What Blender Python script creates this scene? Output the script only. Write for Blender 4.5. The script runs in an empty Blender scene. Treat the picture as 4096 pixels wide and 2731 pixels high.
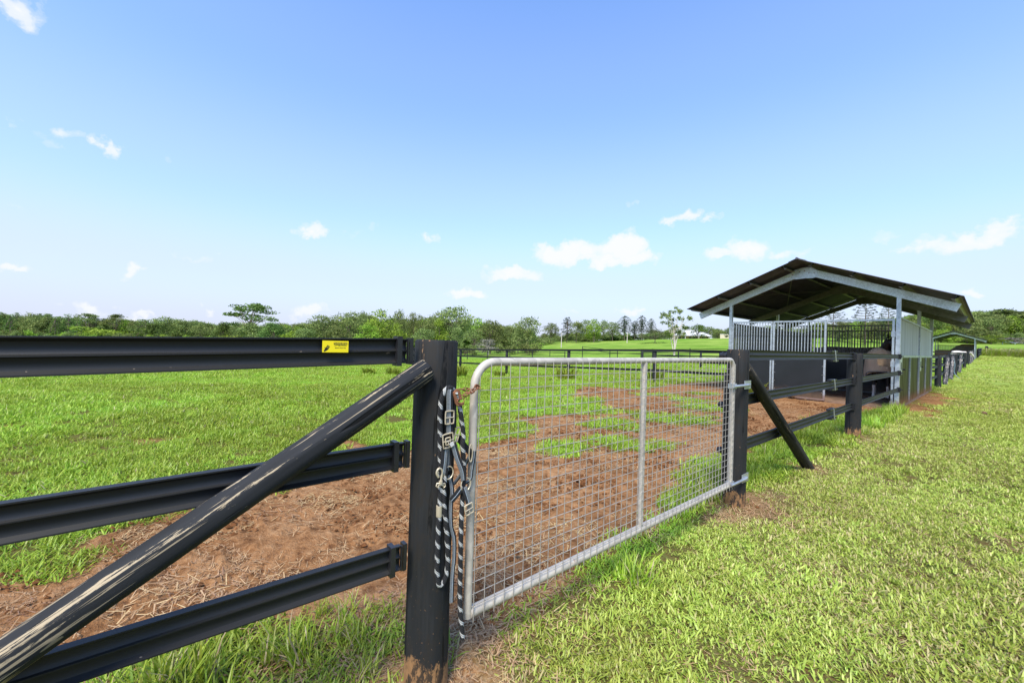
import bpy, math, random
import numpy as np
from mathutils import Vector, Matrix, Euler
R = math.radians
S = bpy.context.scene
COL = S.collection
random.seed(7); rng = np.random.default_rng(7)

# ------------------------------------------------------------------ camera
CAMZ = 1.35
FPX = 1594.0                                   # focal length in pixels of the 4096 px photo (14 mm lens)
YAW = math.atan2(1913.0, FPX)                  # view direction is turned left of the fence line (+Y)
ROLL = R(1.75); PITCH = math.atan(6.0 / FPX)
cam_d = bpy.data.cameras.new('camera'); cam = bpy.data.objects.new('camera', cam_d); COL.objects.link(cam)
cam_d.sensor_width = 36; cam_d.lens = 36 * FPX / 4096; cam_d.clip_start = 0.05; cam_d.clip_end = 5000
BASE = Matrix.Rotation(YAW, 4, 'Z') @ Matrix.Rotation(R(90) + PITCH, 4, 'X') @ Matrix.Rotation(ROLL, 4, 'Z')
cam.matrix_world = Matrix.Translation((0, 0, CAMZ)) @ BASE
S.camera = cam
B3 = BASE.to_3x3()
def ray(px, py): return B3 @ Vector((px - 2048.0, -(py - 1365.5), -FPX))
CP = Vector((0, 0, CAMZ))
def on_ground(px, py, z=0.0): d = ray(px, py); return CP + d * ((z - CAMZ) / d.z)
def at_x(px, py, X): d = ray(px, py); return CP + d * (X / d.x)
def at_y(px, py, Y): d = ray(px, py); return CP + d * (Y / d.y)
def at_depth(px, py, D): return CP + ray(px, py) * (D / FPX)

# ------------------------------------------------------------------ light
SUN_EL, SUN_AZ = R(52), R(148)     # azimuth clockwise from +Y : sun stands behind the camera, to the right
W = bpy.data.worlds.new('World'); S.world = W; W.use_nodes = True
nt = W.node_tree; nt.nodes.clear()
def N(nt, t, **kw):
    n = nt.nodes.new(t)
    for k, v in kw.items():
        if k.startswith('i_'):
            key = k[2:]; n.inputs[int(key) if key.isdigit() else key.replace('_', ' ')].default_value = v
        else: setattr(n, k, v)
    return n
def L(nt, a, b): nt.links.new(a, b)
def mth(nt, op, a, b=None, c=None, clamp=False):
    n = nt.nodes.new('ShaderNodeMath'); n.operation = op; n.use_clamp = clamp
    for i, v in enumerate((a, b, c)):
        if v is None: continue
        if isinstance(v, (int, float)): n.inputs[i].default_value = v
        else: L(nt, v, n.inputs[i])
    return n.outputs[0]
def mixc(nt, f, a, b, mode='MIX'):
    n = nt.nodes.new('ShaderNodeMix'); n.data_type = 'RGBA'; n.blend_type = mode
    for s, v in ((n.inputs[0], f), (n.inputs[6], a), (n.inputs[7], b)):
        if isinstance(v, (int, float)): s.default_value = v
        elif isinstance(v, tuple): s.default_value = v if len(v) == 4 else (*v, 1)
        else: L(nt, v, s)
    return n.outputs[2]
def ramp(nt, x, stops, interp='LINEAR'):
    n = nt.nodes.new('ShaderNodeValToRGB'); e = n.color_ramp.elements; n.color_ramp.interpolation = interp
    while len(e) < len(stops): e.new(0.5)
    for i, (p, c) in enumerate(stops):
        e[i].position = p; c = (c, c, c) if isinstance(c, (int, float)) else c; e[i].color = (*c, 1)
    L(nt, x, n.inputs[0]); return n.outputs[0]

sky = N(nt, 'ShaderNodeTexSky', sky_type='NISHITA', sun_disc=False, sun_elevation=SUN_EL, sun_rotation=SUN_AZ,
        air_density=1.1, dust_density=0.6, ozone_density=2.0, altitude=50)
geo = N(nt, 'ShaderNodeTexCoord')
sep = N(nt, 'ShaderNodeSeparateXYZ'); L(nt, geo.outputs['Generated'], sep.inputs[0])
azn = mth(nt, 'ARCTAN2', sep.outputs[0], sep.outputs[1])        # azimuth clockwise from +Y
eln = mth(nt, 'ARCSINE', sep.outputs[2])
comb = N(nt, 'ShaderNodeCombineXYZ'); L(nt, azn, comb.inputs[0]); L(nt, eln, comb.inputs[1])
nz = N(nt, 'ShaderNodeTexNoise', i_Scale=11.0, i_Detail=8.0, i_Roughness=0.58)
mpn = N(nt, 'ShaderNodeVectorMath', operation='MULTIPLY'); mpn.inputs[1].default_value = (1, 1.6, 1)
L(nt, comb.outputs[0], mpn.inputs[0]); L(nt, mpn.outputs[0], nz.inputs['Vector'])
# small cumulus clouds at their places in the sky: (photo x, y, half width, half height, weight)
CLOUDS = [(60, 12, 150, 60, .75), (20, 486, 60, 12, .4), (310, 535, 100, 24, .6), (425, 580, 50, 42, .9), (260, 570, 60, 30, .45), (150, 520, 130, 20, .3),
 (1255, 928, 72, 26, .9), (1430, 930, 60, 18, .4), (1490, 915, 24, 24, .45), (1730, 944, 48, 20, .6), (525, 1090, 62, 34, 1.0), (50, 1092, 80, 17, .95),
 (790, 1028, 60, 12, .25), (2180, 1010, 70, 34, .85), (2260, 1020, 110, 46, 1.15), (2370, 1005, 120, 52, 1.15), (2480, 990, 120, 56, 1.15), (2545, 1030, 90, 36, 1.1), (2400, 1040, 180, 26, 1.1), (2050, 1096, 130, 30, 1.0),
 (1865, 1172, 95, 26, 1.0), (2735, 862, 72, 28, 1.0), (2845, 876, 50, 16, .6), (2530, 802, 26, 22, .5), (2990, 985, 110, 48, 1.0),
 (2860, 1010, 70, 24, .75), (3160, 1004, 110, 22, .75), (3830, 960, 200, 46, 1.0), (3960, 935, 130, 44, .95), (3640, 976, 90, 20, .6),
 (3870, 1166, 75, 22, .8), (360, 1245, 80, 22, .8), (540, 1262, 60, 16, .7), (835, 1238, 36, 16, .8), (1235, 1250, 70, 26, .85), (2520, 1248, 45, 20, .8), (2290, 1238, 40, 10, .5),
 (3560, 930, 70, 14, .25), (700, 640, 40, 16, .2), (60, 800, 60, 14, .2)]
wn = N(nt, 'ShaderNodeTexNoise', i_Scale=16.0, i_Detail=7.0, i_Roughness=0.6); L(nt, comb.outputs[0], wn.inputs['Vector'])
wv = N(nt, 'ShaderNodeVectorMath', operation='MULTIPLY_ADD'); L(nt, wn.outputs['Color'], wv.inputs[0]); wv.inputs[1].default_value = (.13, .085, 0); wv.inputs[2].default_value = (-.065, -.0425, 0)
cw = N(nt, 'ShaderNodeVectorMath', operation='ADD'); L(nt, comb.outputs[0], cw.inputs[0]); L(nt, wv.outputs[0], cw.inputs[1])
acc = None
for cx_, cy_, hw, hh, wt in CLOUDS:
    d = ray(cx_, cy_).normalized(); a0 = math.atan2(d.x, d.y); e0 = math.asin(d.z)
    d2 = ray(cx_ + hw, cy_).normalized(); a1 = abs(math.atan2(d2.x, d2.y) - a0)
    d3 = ray(cx_, cy_ - hh).normalized(); e1 = abs(math.asin(d3.z) - e0)
    s1 = N(nt, 'ShaderNodeVectorMath', operation='SUBTRACT'); L(nt, cw.outputs[0], s1.inputs[0]); s1.inputs[1].default_value = (a0, e0, 0)
    s2 = N(nt, 'ShaderNodeVectorMath', operation='MULTIPLY'); L(nt, s1.outputs[0], s2.inputs[0]); s2.inputs[1].default_value = (1 / a1, 1 / e1, 0)
    s3 = N(nt, 'ShaderNodeVectorMath', operation='DOT_PRODUCT'); L(nt, s2.outputs[0], s3.inputs[0]); L(nt, s2.outputs[0], s3.inputs[1])
    v = mth(nt, 'MULTIPLY_ADD', s3.outputs['Value'], -0.85, 1.0 + (wt - 1) * 0.25)
    v = mth(nt, 'MULTIPLY', v, wt)
    acc = v if acc is None else mth(nt, 'MAXIMUM', acc, v)
# the same kind of small clouds all round the rest of the sky
nz2 = N(nt, 'ShaderNodeTexNoise', i_Scale=2.6, i_Detail=3.0); L(nt, mpn.outputs[0], nz2.inputs['Vector'])
inview = mth(nt, 'GREATER_THAN', mth(nt, 'ABSOLUTE', mth(nt, 'ADD', azn, YAW)), 0.97)
gen = mth(nt, 'MULTIPLY', mth(nt, 'MULTIPLY_ADD', nz2.outputs[0], 5.0, -3.1), inview)
acc = mth(nt, 'MAXIMUM', acc, mth(nt, 'MULTIPLY_ADD', inview, 20.0, mth(nt, 'ADD', gen, -20.0)))
cl = mth(nt, 'ADD', acc, mth(nt, 'MULTIPLY_ADD', nz.outputs[0], 2.0, -1.02))
cl = ramp(nt, cl, [(0.0, 0.0), (0.25, 0.2), (0.7, 0.8), (1.0, 1.0)], 'EASE')
# pale milky air toward the horizon, as on a humid day
hz = ramp(nt, eln, [(0.0, 1.0), (0.12, .84), (0.3, .42), (0.55, .19), (0.85, .04)], 'EASE')
SKY_GAIN = 1.0
skc = mixc(nt, 1.0, sky.outputs[0], (1.27, 1.76, 2.38), 'MULTIPLY')
skc = mixc(nt, hz, skc, (4.85, 5.25, 6.4))
skc = mixc(nt, cl, skc, (6.3, 6.45, 6.6))
bg = N(nt, 'ShaderNodeBackground', i_Strength=0.1); L(nt, skc, bg.inputs[0])
wo = N(nt, 'ShaderNodeOutputWorld'); L(nt, bg.outputs[0], wo.inputs[0])

sd = bpy.data.lights.new('sun', 'SUN'); sun = bpy.data.objects.new('sun', sd); COL.objects.link(sun)
sd.energy = 3.9; sd.angle = R(20); sd.color = (1, .93, .80)
sun.rotation_euler = Euler((R(90) - SUN_EL, 0, -SUN_AZ + R(180)), 'XYZ'); sun.location = (5, -5, 30)
sdir = Vector((math.sin(SUN_AZ) * math.cos(SUN_EL), math.cos(SUN_AZ) * math.cos(SUN_EL), math.sin(SUN_EL)))
sun.rotation_euler = sdir.to_track_quat('Z', 'Y').to_euler()
S.view_settings.view_transform = 'Standard'; S.view_settings.look = 'None'; S.view_settings.gamma = 1
S.view_settings.exposure = 0.62
S.view_settings.use_curve_mapping = False
S.render.engine = 'CYCLES'; S.cycles.max_bounces = 6; S.cycles.transparent_max_bounces = 8

# ------------------------------------------------------------------ helpers
def tag(o, label=None, cat=None, group=None, kind=None):
    if label: o['label'] = label
    if cat: o['category'] = cat
    if group: o['group'] = group
    if kind: o['kind'] = kind
    return o
def empty(name, loc, label, cat, group=None):
    o = bpy.data.objects.new(name, None); COL.objects.link(o); o.location = loc; o.empty_display_size = 0.2
    return tag(o, label, cat, group)
def worldorg(o):
    v = Vector((0, 0, 0))
    while o is not None: v += o.location; o = o.parent
    return v
class MB:
    def __init__(s): s.v = []; s.f = []; s.fm = []
    def add(s, vs, fs, m=0):
        b = len(s.v); s.v += [tuple(v) for v in vs]; s.f += [tuple(i + b for i in f) for f in fs]; s.fm += [m] * len(fs); return s
    def box(s, c, d, rot=None, m=0):
        hx, hy, hz = d[0] / 2, d[1] / 2, d[2] / 2; c = Vector(c)
        vs = [Vector((x, y, z)) for x in (-hx, hx) for y in (-hy, hy) for z in (-hz, hz)]
        if rot is not None: vs = [rot @ v for v in vs]
        return s.add([c + v for v in vs], [(0, 1, 3, 2), (4, 6, 7, 5), (0, 4, 5, 1), (2, 3, 7, 6), (0, 2, 6, 4), (1, 5, 7, 3)], m)
    def b2(s, a, b, m=0):
        return s.box([(a[i] + b[i]) / 2 for i in range(3)], [abs(b[i] - a[i]) for i in range(3)], m=m)
    def tube(s, path, r, n=8, cap=True, m=0, closed=False, flat=1.0, up=None):
        P = [Vector(p) for p in path]; k = len(P); rings = []; prev = None
        for i, p in enumerate(P):
            if closed: t = P[(i + 1) % k] - P[i - 1]
            else: t = (P[min(i + 1, k - 1)] - P[max(i - 1, 0)])
            t = t.normalized()
            if up is not None: a = t.cross(Vector(up))
            elif prev is None: a = t.cross(Vector((0, 0, 1)) if abs(t.z) < .9 else Vector((1, 0, 0)))
            else: a = prev - t * prev.dot(t)
            if a.length < 1e-6: a = t.orthogonal()
            a.normalize(); prev = a; b = t.cross(a)
            rr = r[i] if isinstance(r, (list, tuple)) else r
            rings.append([p + (a * math.cos(2 * math.pi * j / n) * flat + b * math.sin(2 * math.pi * j / n)) * rr for j in range(n)])
        vs = [v for q in rings for v in q]; fs = []
        for i in range(k if closed else k - 1):
            for j in range(n):
                a, b = i * n + j, i * n + (j + 1) % n; c, d = ((i + 1) % k) * n + (j + 1) % n, ((i + 1) % k) * n + j
                fs.append((a, b, c, d))
        if cap and not closed: fs.append(tuple(range(n))[::-1]); fs.append(tuple((k - 1) * n + j for j in range(n)))
        return s.add(vs, fs, m)
    def extrude(s, prof, p0, p1, ax, ay, m=0):
        """closed profile [(a,b)] in axes ax, ay swept from p0 to p1"""
        ax, ay = Vector(ax), Vector(ay); n = len(prof)
        vs = [Vector(p0) + ax * a + ay * b for a, b in prof] + [Vector(p1) + ax * a + ay * b for a, b in prof]
        fs = [(i, (i + 1) % n, n + (i + 1) % n, n + i) for i in range(n)] + [tuple(range(n))[::-1], tuple(range(n, 2 * n))]
        return s.add(vs, fs, m)
    def mesh(s, name, mats, smooth=False):
        me = bpy.data.meshes.new(name); me.from_pydata(s.v, [], s.f)
        for m in (mats if isinstance(mats, (list, tuple)) else [mats]): me.materials.append(m)
        if any(s.fm): me.polygons.foreach_set('material_index', s.fm)
        if smooth:
            me.polygons.foreach_set('use_smooth', [True] * len(s.f))
            try: me.set_sharp_from_angle(angle=R(smooth if smooth is not True else 45))
            except Exception: pass
        me.update(); return me
    def build(s, name, mats, parent=None, smooth=False, loc=None):
        """vertices are in world coordinates; the object's origin goes to loc (world)"""
        if parent is not None and loc is None: loc = worldorg(parent)
        loc = Vector(loc) if loc is not None else Vector((0, 0, 0))
        s.v = [(v[0] - loc.x, v[1] - loc.y, v[2] - loc.z) for v in s.v]
        o = bpy.data.objects.new(name, s.mesh(name, mats, smooth)); COL.objects.link(o)
        if parent is not None: o.parent = parent; o.location = loc - worldorg(parent)
        else: o.location = loc
        return o
def inst(name, me, loc, parent=None, rot=None, scale=None):
    o = bpy.data.objects.new(name, me); COL.objects.link(o); loc = Vector(loc)
    if parent is not None: o.parent = parent; loc = loc - worldorg(parent)
    o.location = loc
    if rot is not None: o.rotation_euler = rot
    if scale is not None: o.scale = scale
    return o
def copy_tree(o, parent=None):
    c = o.copy(); COL.objects.link(c)
    if parent is not None: c.parent = parent
    for ch in [x for x in list(bpy.data.objects) if x.parent == o]: copy_tree(ch, c)
    return c
def aim(o, p0, p1, parent=None):
    """orient an object built along local +Z from p0 to p1"""
    d = (Vector(p1) - Vector(p0)); q = d.to_track_quat('Z', 'Y')
    o.rotation_mode = 'QUATERNION'; o.rotation_quaternion = q
    o.location = Vector(p0) - (worldorg(parent) if parent else Vector((0, 0, 0)))
    if parent: o.parent = parent
def pole_mesh(name, length, r0, r1, mat, n=28, seg=10, wob=0.003, seed=1, bev=0.008):
    rr = random.Random(seed); vs = []; fs = []; ph = [rr.uniform(0, 6.28) for _ in range(4)]
    zs = [0, bev] + [bev + (length - 2 * bev) * i / seg for i in range(1, seg)] + [length - bev, length]
    for i, z in enumerate(zs):
        r = r0 + (r1 - r0) * z / length - (bev * .8 if i in (0, len(zs) - 1) else 0)
        for j in range(n):
            a = 2 * math.pi * j / n
            w = wob * (math.sin(2 * a + ph[0] + z) + .6 * math.sin(3 * a + ph[1] + 2 * z) + .5 * math.sin(7 * a + ph[2] + z * .6) + .35 * math.sin(13 * a + ph[3]))
            vs.append(((r + w) * math.cos(a), (r + w) * math.sin(a), z))
    for i in range(len(zs) - 1):
        for j in range(n): fs.append((i * n + j, i * n + (j + 1) % n, (i + 1) * n + (j + 1) % n, (i + 1) * n + j))
    k = (len(zs) - 1) * n
    fs.append(tuple(range(n))[::-1]); fs.append(tuple(k + j for j in range(n)))
    mb = MB(); mb.add(vs, fs); return mb.mesh(name, mat, 50)

def hash2(ix, iy, seed=0):
    ix = ix.astype(np.int64); iy = iy.astype(np.int64)
    h = (ix * 374761393 + iy * 668265263 + seed * 1442695041) & 0x7fffffff
    h = ((h ^ (h >> 13)) * 1274126177) & 0x7fffffff
    return ((h ^ (h >> 16)) & 0xffff) / 65535.0
def vnoise(x, y, seed=0):
    x = np.asarray(x, float); y = np.asarray(y, float)
    xi, yi = np.floor(x), np.floor(y); fx, fy = x - xi, y - yi; fx = fx * fx * (3 - 2 * fx); fy = fy * fy * (3 - 2 * fy)
    return (hash2(xi, yi, seed) * (1 - fx) + hash2(xi + 1, yi, seed) * fx) * (1 - fy) + (hash2(xi, yi + 1, seed) * (1 - fx) + hash2(xi + 1, yi + 1, seed) * fx) * fy
def fbm(x, y, o=4, seed=0):
    t = 0; a = .5; n = 0
    for i in range(o): t = t + a * vnoise(x * 2 ** i, y * 2 ** i, seed + i * 17); n += a; a *= .5
    return t / n

# ------------------------------------------------------------------ terrain
# heights along rays from the photographer's feet: rows = photo column, columns = distance
RST = np.array([0, 12, 25, 45, 70, 110, 170, 260, 400, 700, 2500.])
TCOL = [(-2600, [0, 0, -.3, -.7, -1.2, -2.0, -2.0, -2.0, -1, 0, 0]),
 (1000, [0, 0, -.3, -.7, -1.2, -2.0, -2.0, -2.0, -1, 2, 4]),
 (1500, [0, 0, -.4, -.9, -1.5, -2.2, -2.0, -2.0, 0, 4, 6]),
 (1850, [0, 0, -.45, -1.0, -1.6, -2.3, -2.0, -1.0, 2, 5, 8]),
 (2200, [0, 0, -.35, -.9, -1.1, -.2, 2.6, 3.5, 4, 6, 8]),
 (2450, [0, 0, -.25, -.7, -.6, 1.0, 3.7, 4.5, 5, 8, 10]),
 (2750, [0, 0, -.05, -.2, .3, 2.3, 5.2, 6.2, 7, 10, 14]),
 (3400, [0, 0, .0, .3, 1.3, 3.2, 6.6, 9, 14, 25, 30]),
 (3650, [0, 0, .0, .22, .75, 1.7, 5.2, 9, 18, 30, 34]),
 (4096, [0, 0, .0, .22, .75, 1.6, 4.6, 8, 19, 34, 40]),
 (7000, [0, 0, .0, .22, .75, 1.6, 4.0, 7, 16, 30, 40])]
TAZ = []
for px, _ in TCOL:
    hy_ = 1371.5 + (px - 2048) * math.tan(ROLL); d = ray(px, hy_); TAZ.append(math.atan2(d.x, d.y))
TAZ = np.array([-math.pi - 1.2] + TAZ + [math.pi - .3]); TT = np.array([TCOL[0][1]] + [t for _, t in TCOL] + [TCOL[-1][1]], float)
# smooth the table along azimuth a little by resampling
AZG = np.linspace(-4.4, 3.3, 400)
TG = np.array([[np.interp(a, TAZ, TT[:, k]) for k in range(len(RST))] for a in AZG])
ker = np.hanning(15); ker /= ker.sum()
for k in range(TG.shape[1]): TG[:, k] = np.convolve(np.pad(TG[:, k], 7, 'edge'), ker, 'valid')
LR = np.log(RST + 8)
def terrain(x, y):
    x = np.asarray(x, float); y = np.asarray(y, float)
    az = np.arctan2(x, y); az = np.where(az > 2.6, az - 2 * np.pi, az); r = np.hypot(x, y)
    ai = np.clip((az - AZG[0]) / (AZG[1] - AZG[0]), 0, len(AZG) - 1.001); i0 = ai.astype(int); ft = ai - i0
    lr = np.log(r + 8); k = np.clip(np.searchsorted(LR, lr) - 1, 0, len(LR) - 2)
    fr = np.clip((lr - LR[k]) / (LR[k + 1] - LR[k]), 0, 1); fs = fr * .5 + .5 * fr * fr * (3 - 2 * fr)
    z = (TG[i0, k] * (1 - ft) + TG[i0 + 1, k] * ft) * (1 - fs) + (TG[i0, k + 1] * (1 - ft) + TG[i0 + 1, k + 1] * ft) * fs
    z = z + np.clip(r - 20, 0, 200) / 200 * (fbm(x / 22, y / 22, 3, 5) - .5) * 1.0
    return z
def tz(x, y): return float(terrain(np.array([x]), np.array([y]))[0])

# ------------------------------------------------------------------ ground cover masks
def gp(pts, s=4096 / 2352):
    return np.array([[*on_ground(x * s, y * s)[:2]] for x, y in pts])
def inpoly(x, y, P):
    ins = np.zeros(x.shape, bool); n = len(P); dmin = np.full(x.shape, 1e9)
    for i in range(n):
        x0, y0 = P[i]; x1, y1 = P[(i + 1) % n]
        c = ((y0 > y) != (y1 > y)) & (x < (x1 - x0) * (y - y0) / (y1 - y0 + 1e-12) + x0); ins ^= c
        dx, dy = x1 - x0, y1 - y0; t = np.clip(((x - x0) * dx + (y - y0) * dy) / (dx * dx + dy * dy + 1e-12), 0, 1)
        dmin = np.minimum(dmin, np.hypot(x - x0 - t * dx, y - y0 - t * dy))
    return np.where(ins, dmin, -dmin)
DIRT = gp([(-250, 1420), (0, 1350), (110, 1345), (235, 1278), (200, 1240), (330, 1210), (430, 1175), (520, 1148), (640, 1105), (760, 1048), (800, 1018),
 (860, 1032), (940, 1025), (1080, 1028), (1200, 1008), (1250, 982), (1180, 962), (1310, 948), (1420, 945), (1300, 905), (1340, 885), (1480, 893), (1540, 880), (1668, 874),
 (1740, 880), (1780, 905), (1900, 920), (2062, 942), (2085, 938), (2120, 905), (2150, 905), (2100, 945), (2040, 950), (1945, 955), (1870, 985), (1790, 1012), (1722, 1062), (1650, 1080), (1590, 1135),
 (1570, 1185), (1420, 1255), (1330, 1312), (1250, 1372), (1180, 1420), (1130, 1500), (1150, 1600), (950, 1640), (930, 1390), (850, 1385), (740, 1410), (500, 1470), (330, 1530), (200, 1600), (-100, 1620)])
STRAWP = gp([(160, 1600), (460, 1500), (740, 1415), (930, 1350), (1060, 1420), (1200, 1400), (1290, 1330), (1230, 1480), (1250, 1640), (500, 1700)])
PATCH = [(1290, 1031, .36, .16), (1455, 1022, .60, .17), (1420, 1012, .3, .14), (1540, 962, .85, .3), (1430, 978, .5, .2), (1580, 918, .7, .22), (1640, 938, .7, .3), (1500, 906, .7, .2),
 (1250, 945, .35, .15), (1620, 905, .5, .18), (1360, 920, .5, .2), (2010, 930, .4, .12)]
PW = [(*on_ground(a * 4096 / 2352, b * 4096 / 2352)[:2], c, d) for a, b, c, d in PATCH]
HINGE = gp([(1660, 1040), (1690, 1050), (1700, 1120), (1650, 1170), (1560, 1195), (1500, 1190), (1560, 1120), (1620, 1070)])
STRIP = gp([(1712, 1040), (1790, 1005), (1900, 962), (2060, 938), (2062, 948), (1950, 985), (1900, 1010), (1820, 1040), (1712, 1120)])
BARE = [(-1.41, .75, .38), (-1.41, 3.81, .42), (-1.40, 8.46, .40), (-1.40, 5.65, .3)]
def masks(x, y):
    x = np.asarray(x, float); y = np.asarray(y, float); r = np.hypot(x, y)
    n1 = (fbm(x * 1.4, y * 1.4, 4, 3) - .5); n2 = (fbm(x * 6, y * 6, 3, 9) - .5)
    d = inpoly(x, y, DIRT) + n1 * (.5 + .03 * r) + n2 * .22
    dirt = np.clip(.5 + d / .16, 0, 1)
    for a, b, sx, sy in PW:
        ca, sa = math.cos(-YAW), math.sin(-YAW)     # long side across the view
        u = (x - a) * ca - (y - b) * sa; v = (x - a) * sa + (y - b) * ca
        q = 1 - np.hypot(u / sx, v / (sy * 2.2)) + n2 * 1.3 + n1 * .6
        dirt = dirt * (1 - np.clip(q * 3, 0, 1))
    h = inpoly(x, y, HINGE) + n1 * .3 + n2 * .25; dirt *= 1 - np.clip(.5 + h / .1, 0, 1)
    sp = inpoly(x, y, STRIP) + n1 * .25 + n2 * .15; strip = np.clip(.5 + sp / .1, 0, 1); dirt *= 1 - strip * .95
    # bare scuffed spots in the paddock
    dirt = np.maximum(dirt, np.clip((fbm(x * .9 + 7, y * .9, 4, 31) - .70) * 14, 0, .8) * (x < -1.6) * (r < 30))
    # worn apron beside the stable and bare collars round the posts
    ap = 1 - np.hypot((x + 1.15) / .55, (y - 17) / 5.5) + n1 * 1.4 + n2 * .8; dirt = np.maximum(dirt, np.clip(ap * 2.2, 0, .95) * (x > -1.5))
    straw = np.clip(.5 + (inpoly(x, y, STRAWP) + n1 * .5) / .2, 0, 1)
    for a, b, s in BARE:
        q = 1 - np.hypot((x - a) / s, (y - b) / (s * 1.25)) + n1 * 1.3 + n2 * .8
        straw = np.maximum(straw, np.clip(q * 1.8, 0, 1)); dirt = np.maximum(dirt, np.clip(q * 1.4 - .3, 0, .6))
    stable = (x < -1.42) & (x > -5.3) & (y > 13.45) & (y < 22.4)
    dirt = np.where(stable, 1.0, dirt)
    lawn = np.clip(.5 + (x + 1.35 + n1 * .5) / .3, 0, 1) * (1 - strip) * np.clip((104 - r) / 2, 0, 1)
    dry = np.clip((fbm(x * .55 + 3, y * .55, 4, 21) - .42) * 3.2, 0, 1) * lawn
    dry = np.maximum(dry, lawn * np.clip(1.25 - (x + 1.4) / 1.5 + n1 * 1.5, 0, 1) * np.clip((y - 2.2) / 1.5, 0, 1) * np.clip((16 - y) / 6, 0, 1))
    return dirt, straw, lawn, dry, strip

# ------------------------------------------------------------------ materials
def newmat(name):
    m = bpy.data.materials.new(name); m.use_nodes = True; t = m.node_tree; t.nodes.clear()
    out = N(t, 'ShaderNodeOutputMaterial'); b = N(t, 'ShaderNodeBsdfPrincipled'); L(t, b.outputs[0], out.inputs[0])
    return m, t, b, out
def bump(t, b, h, strength=.3, dist=.01):
    n = N(t, 'ShaderNodeBump', i_Strength=strength, i_Distance=dist); L(t, h, n.inputs['Height']); L(t, n.outputs[0], b.inputs['Normal']); return n
def tex(t, scale, detail=4, rough=.55, coord='Object', vec=(1, 1, 1), dist=0.0, kind='noise'):
    tc = N(t, 'ShaderNodeTexCoord'); mp = N(t, 'ShaderNodeMapping'); mp.inputs['Scale'].default_value = vec
    L(t, tc.outputs[coord], mp.inputs[0])
    if kind == 'noise': n = N(t, 'ShaderNodeTexNoise', i_Scale=scale, i_Detail=detail, i_Roughness=rough, i_Distortion=dist)
    else: n = N(t, 'ShaderNodeTexVoronoi', i_Scale=scale)
    L(t, mp.outputs[0], n.inputs['Vector']); return n.outputs[0] if kind == 'noise' else n.outputs
def plain(name, col, rough=.6, metal=0.0, var=.25, scale=6, bmp=.0, spec=.5, vec=(1, 1, 1)):
    m, t, b, o = newmat(name); x = tex(t, scale, vec=vec)
    c = ramp(t, x, [(.3, tuple(v * (1 - var) for v in col)), (.7, tuple(min(1, v * (1 + var)) for v in col))])
    L(t, c, b.inputs['Base Color']); b.inputs['Roughness'].default_value = rough; b.inputs['Metallic'].default_value = metal
    b.inputs['Specular IOR Level'].default_value = spec
    if bmp: bump(t, b, tex(t, scale * 6, vec=vec), bmp, .005)
    return m
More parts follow.
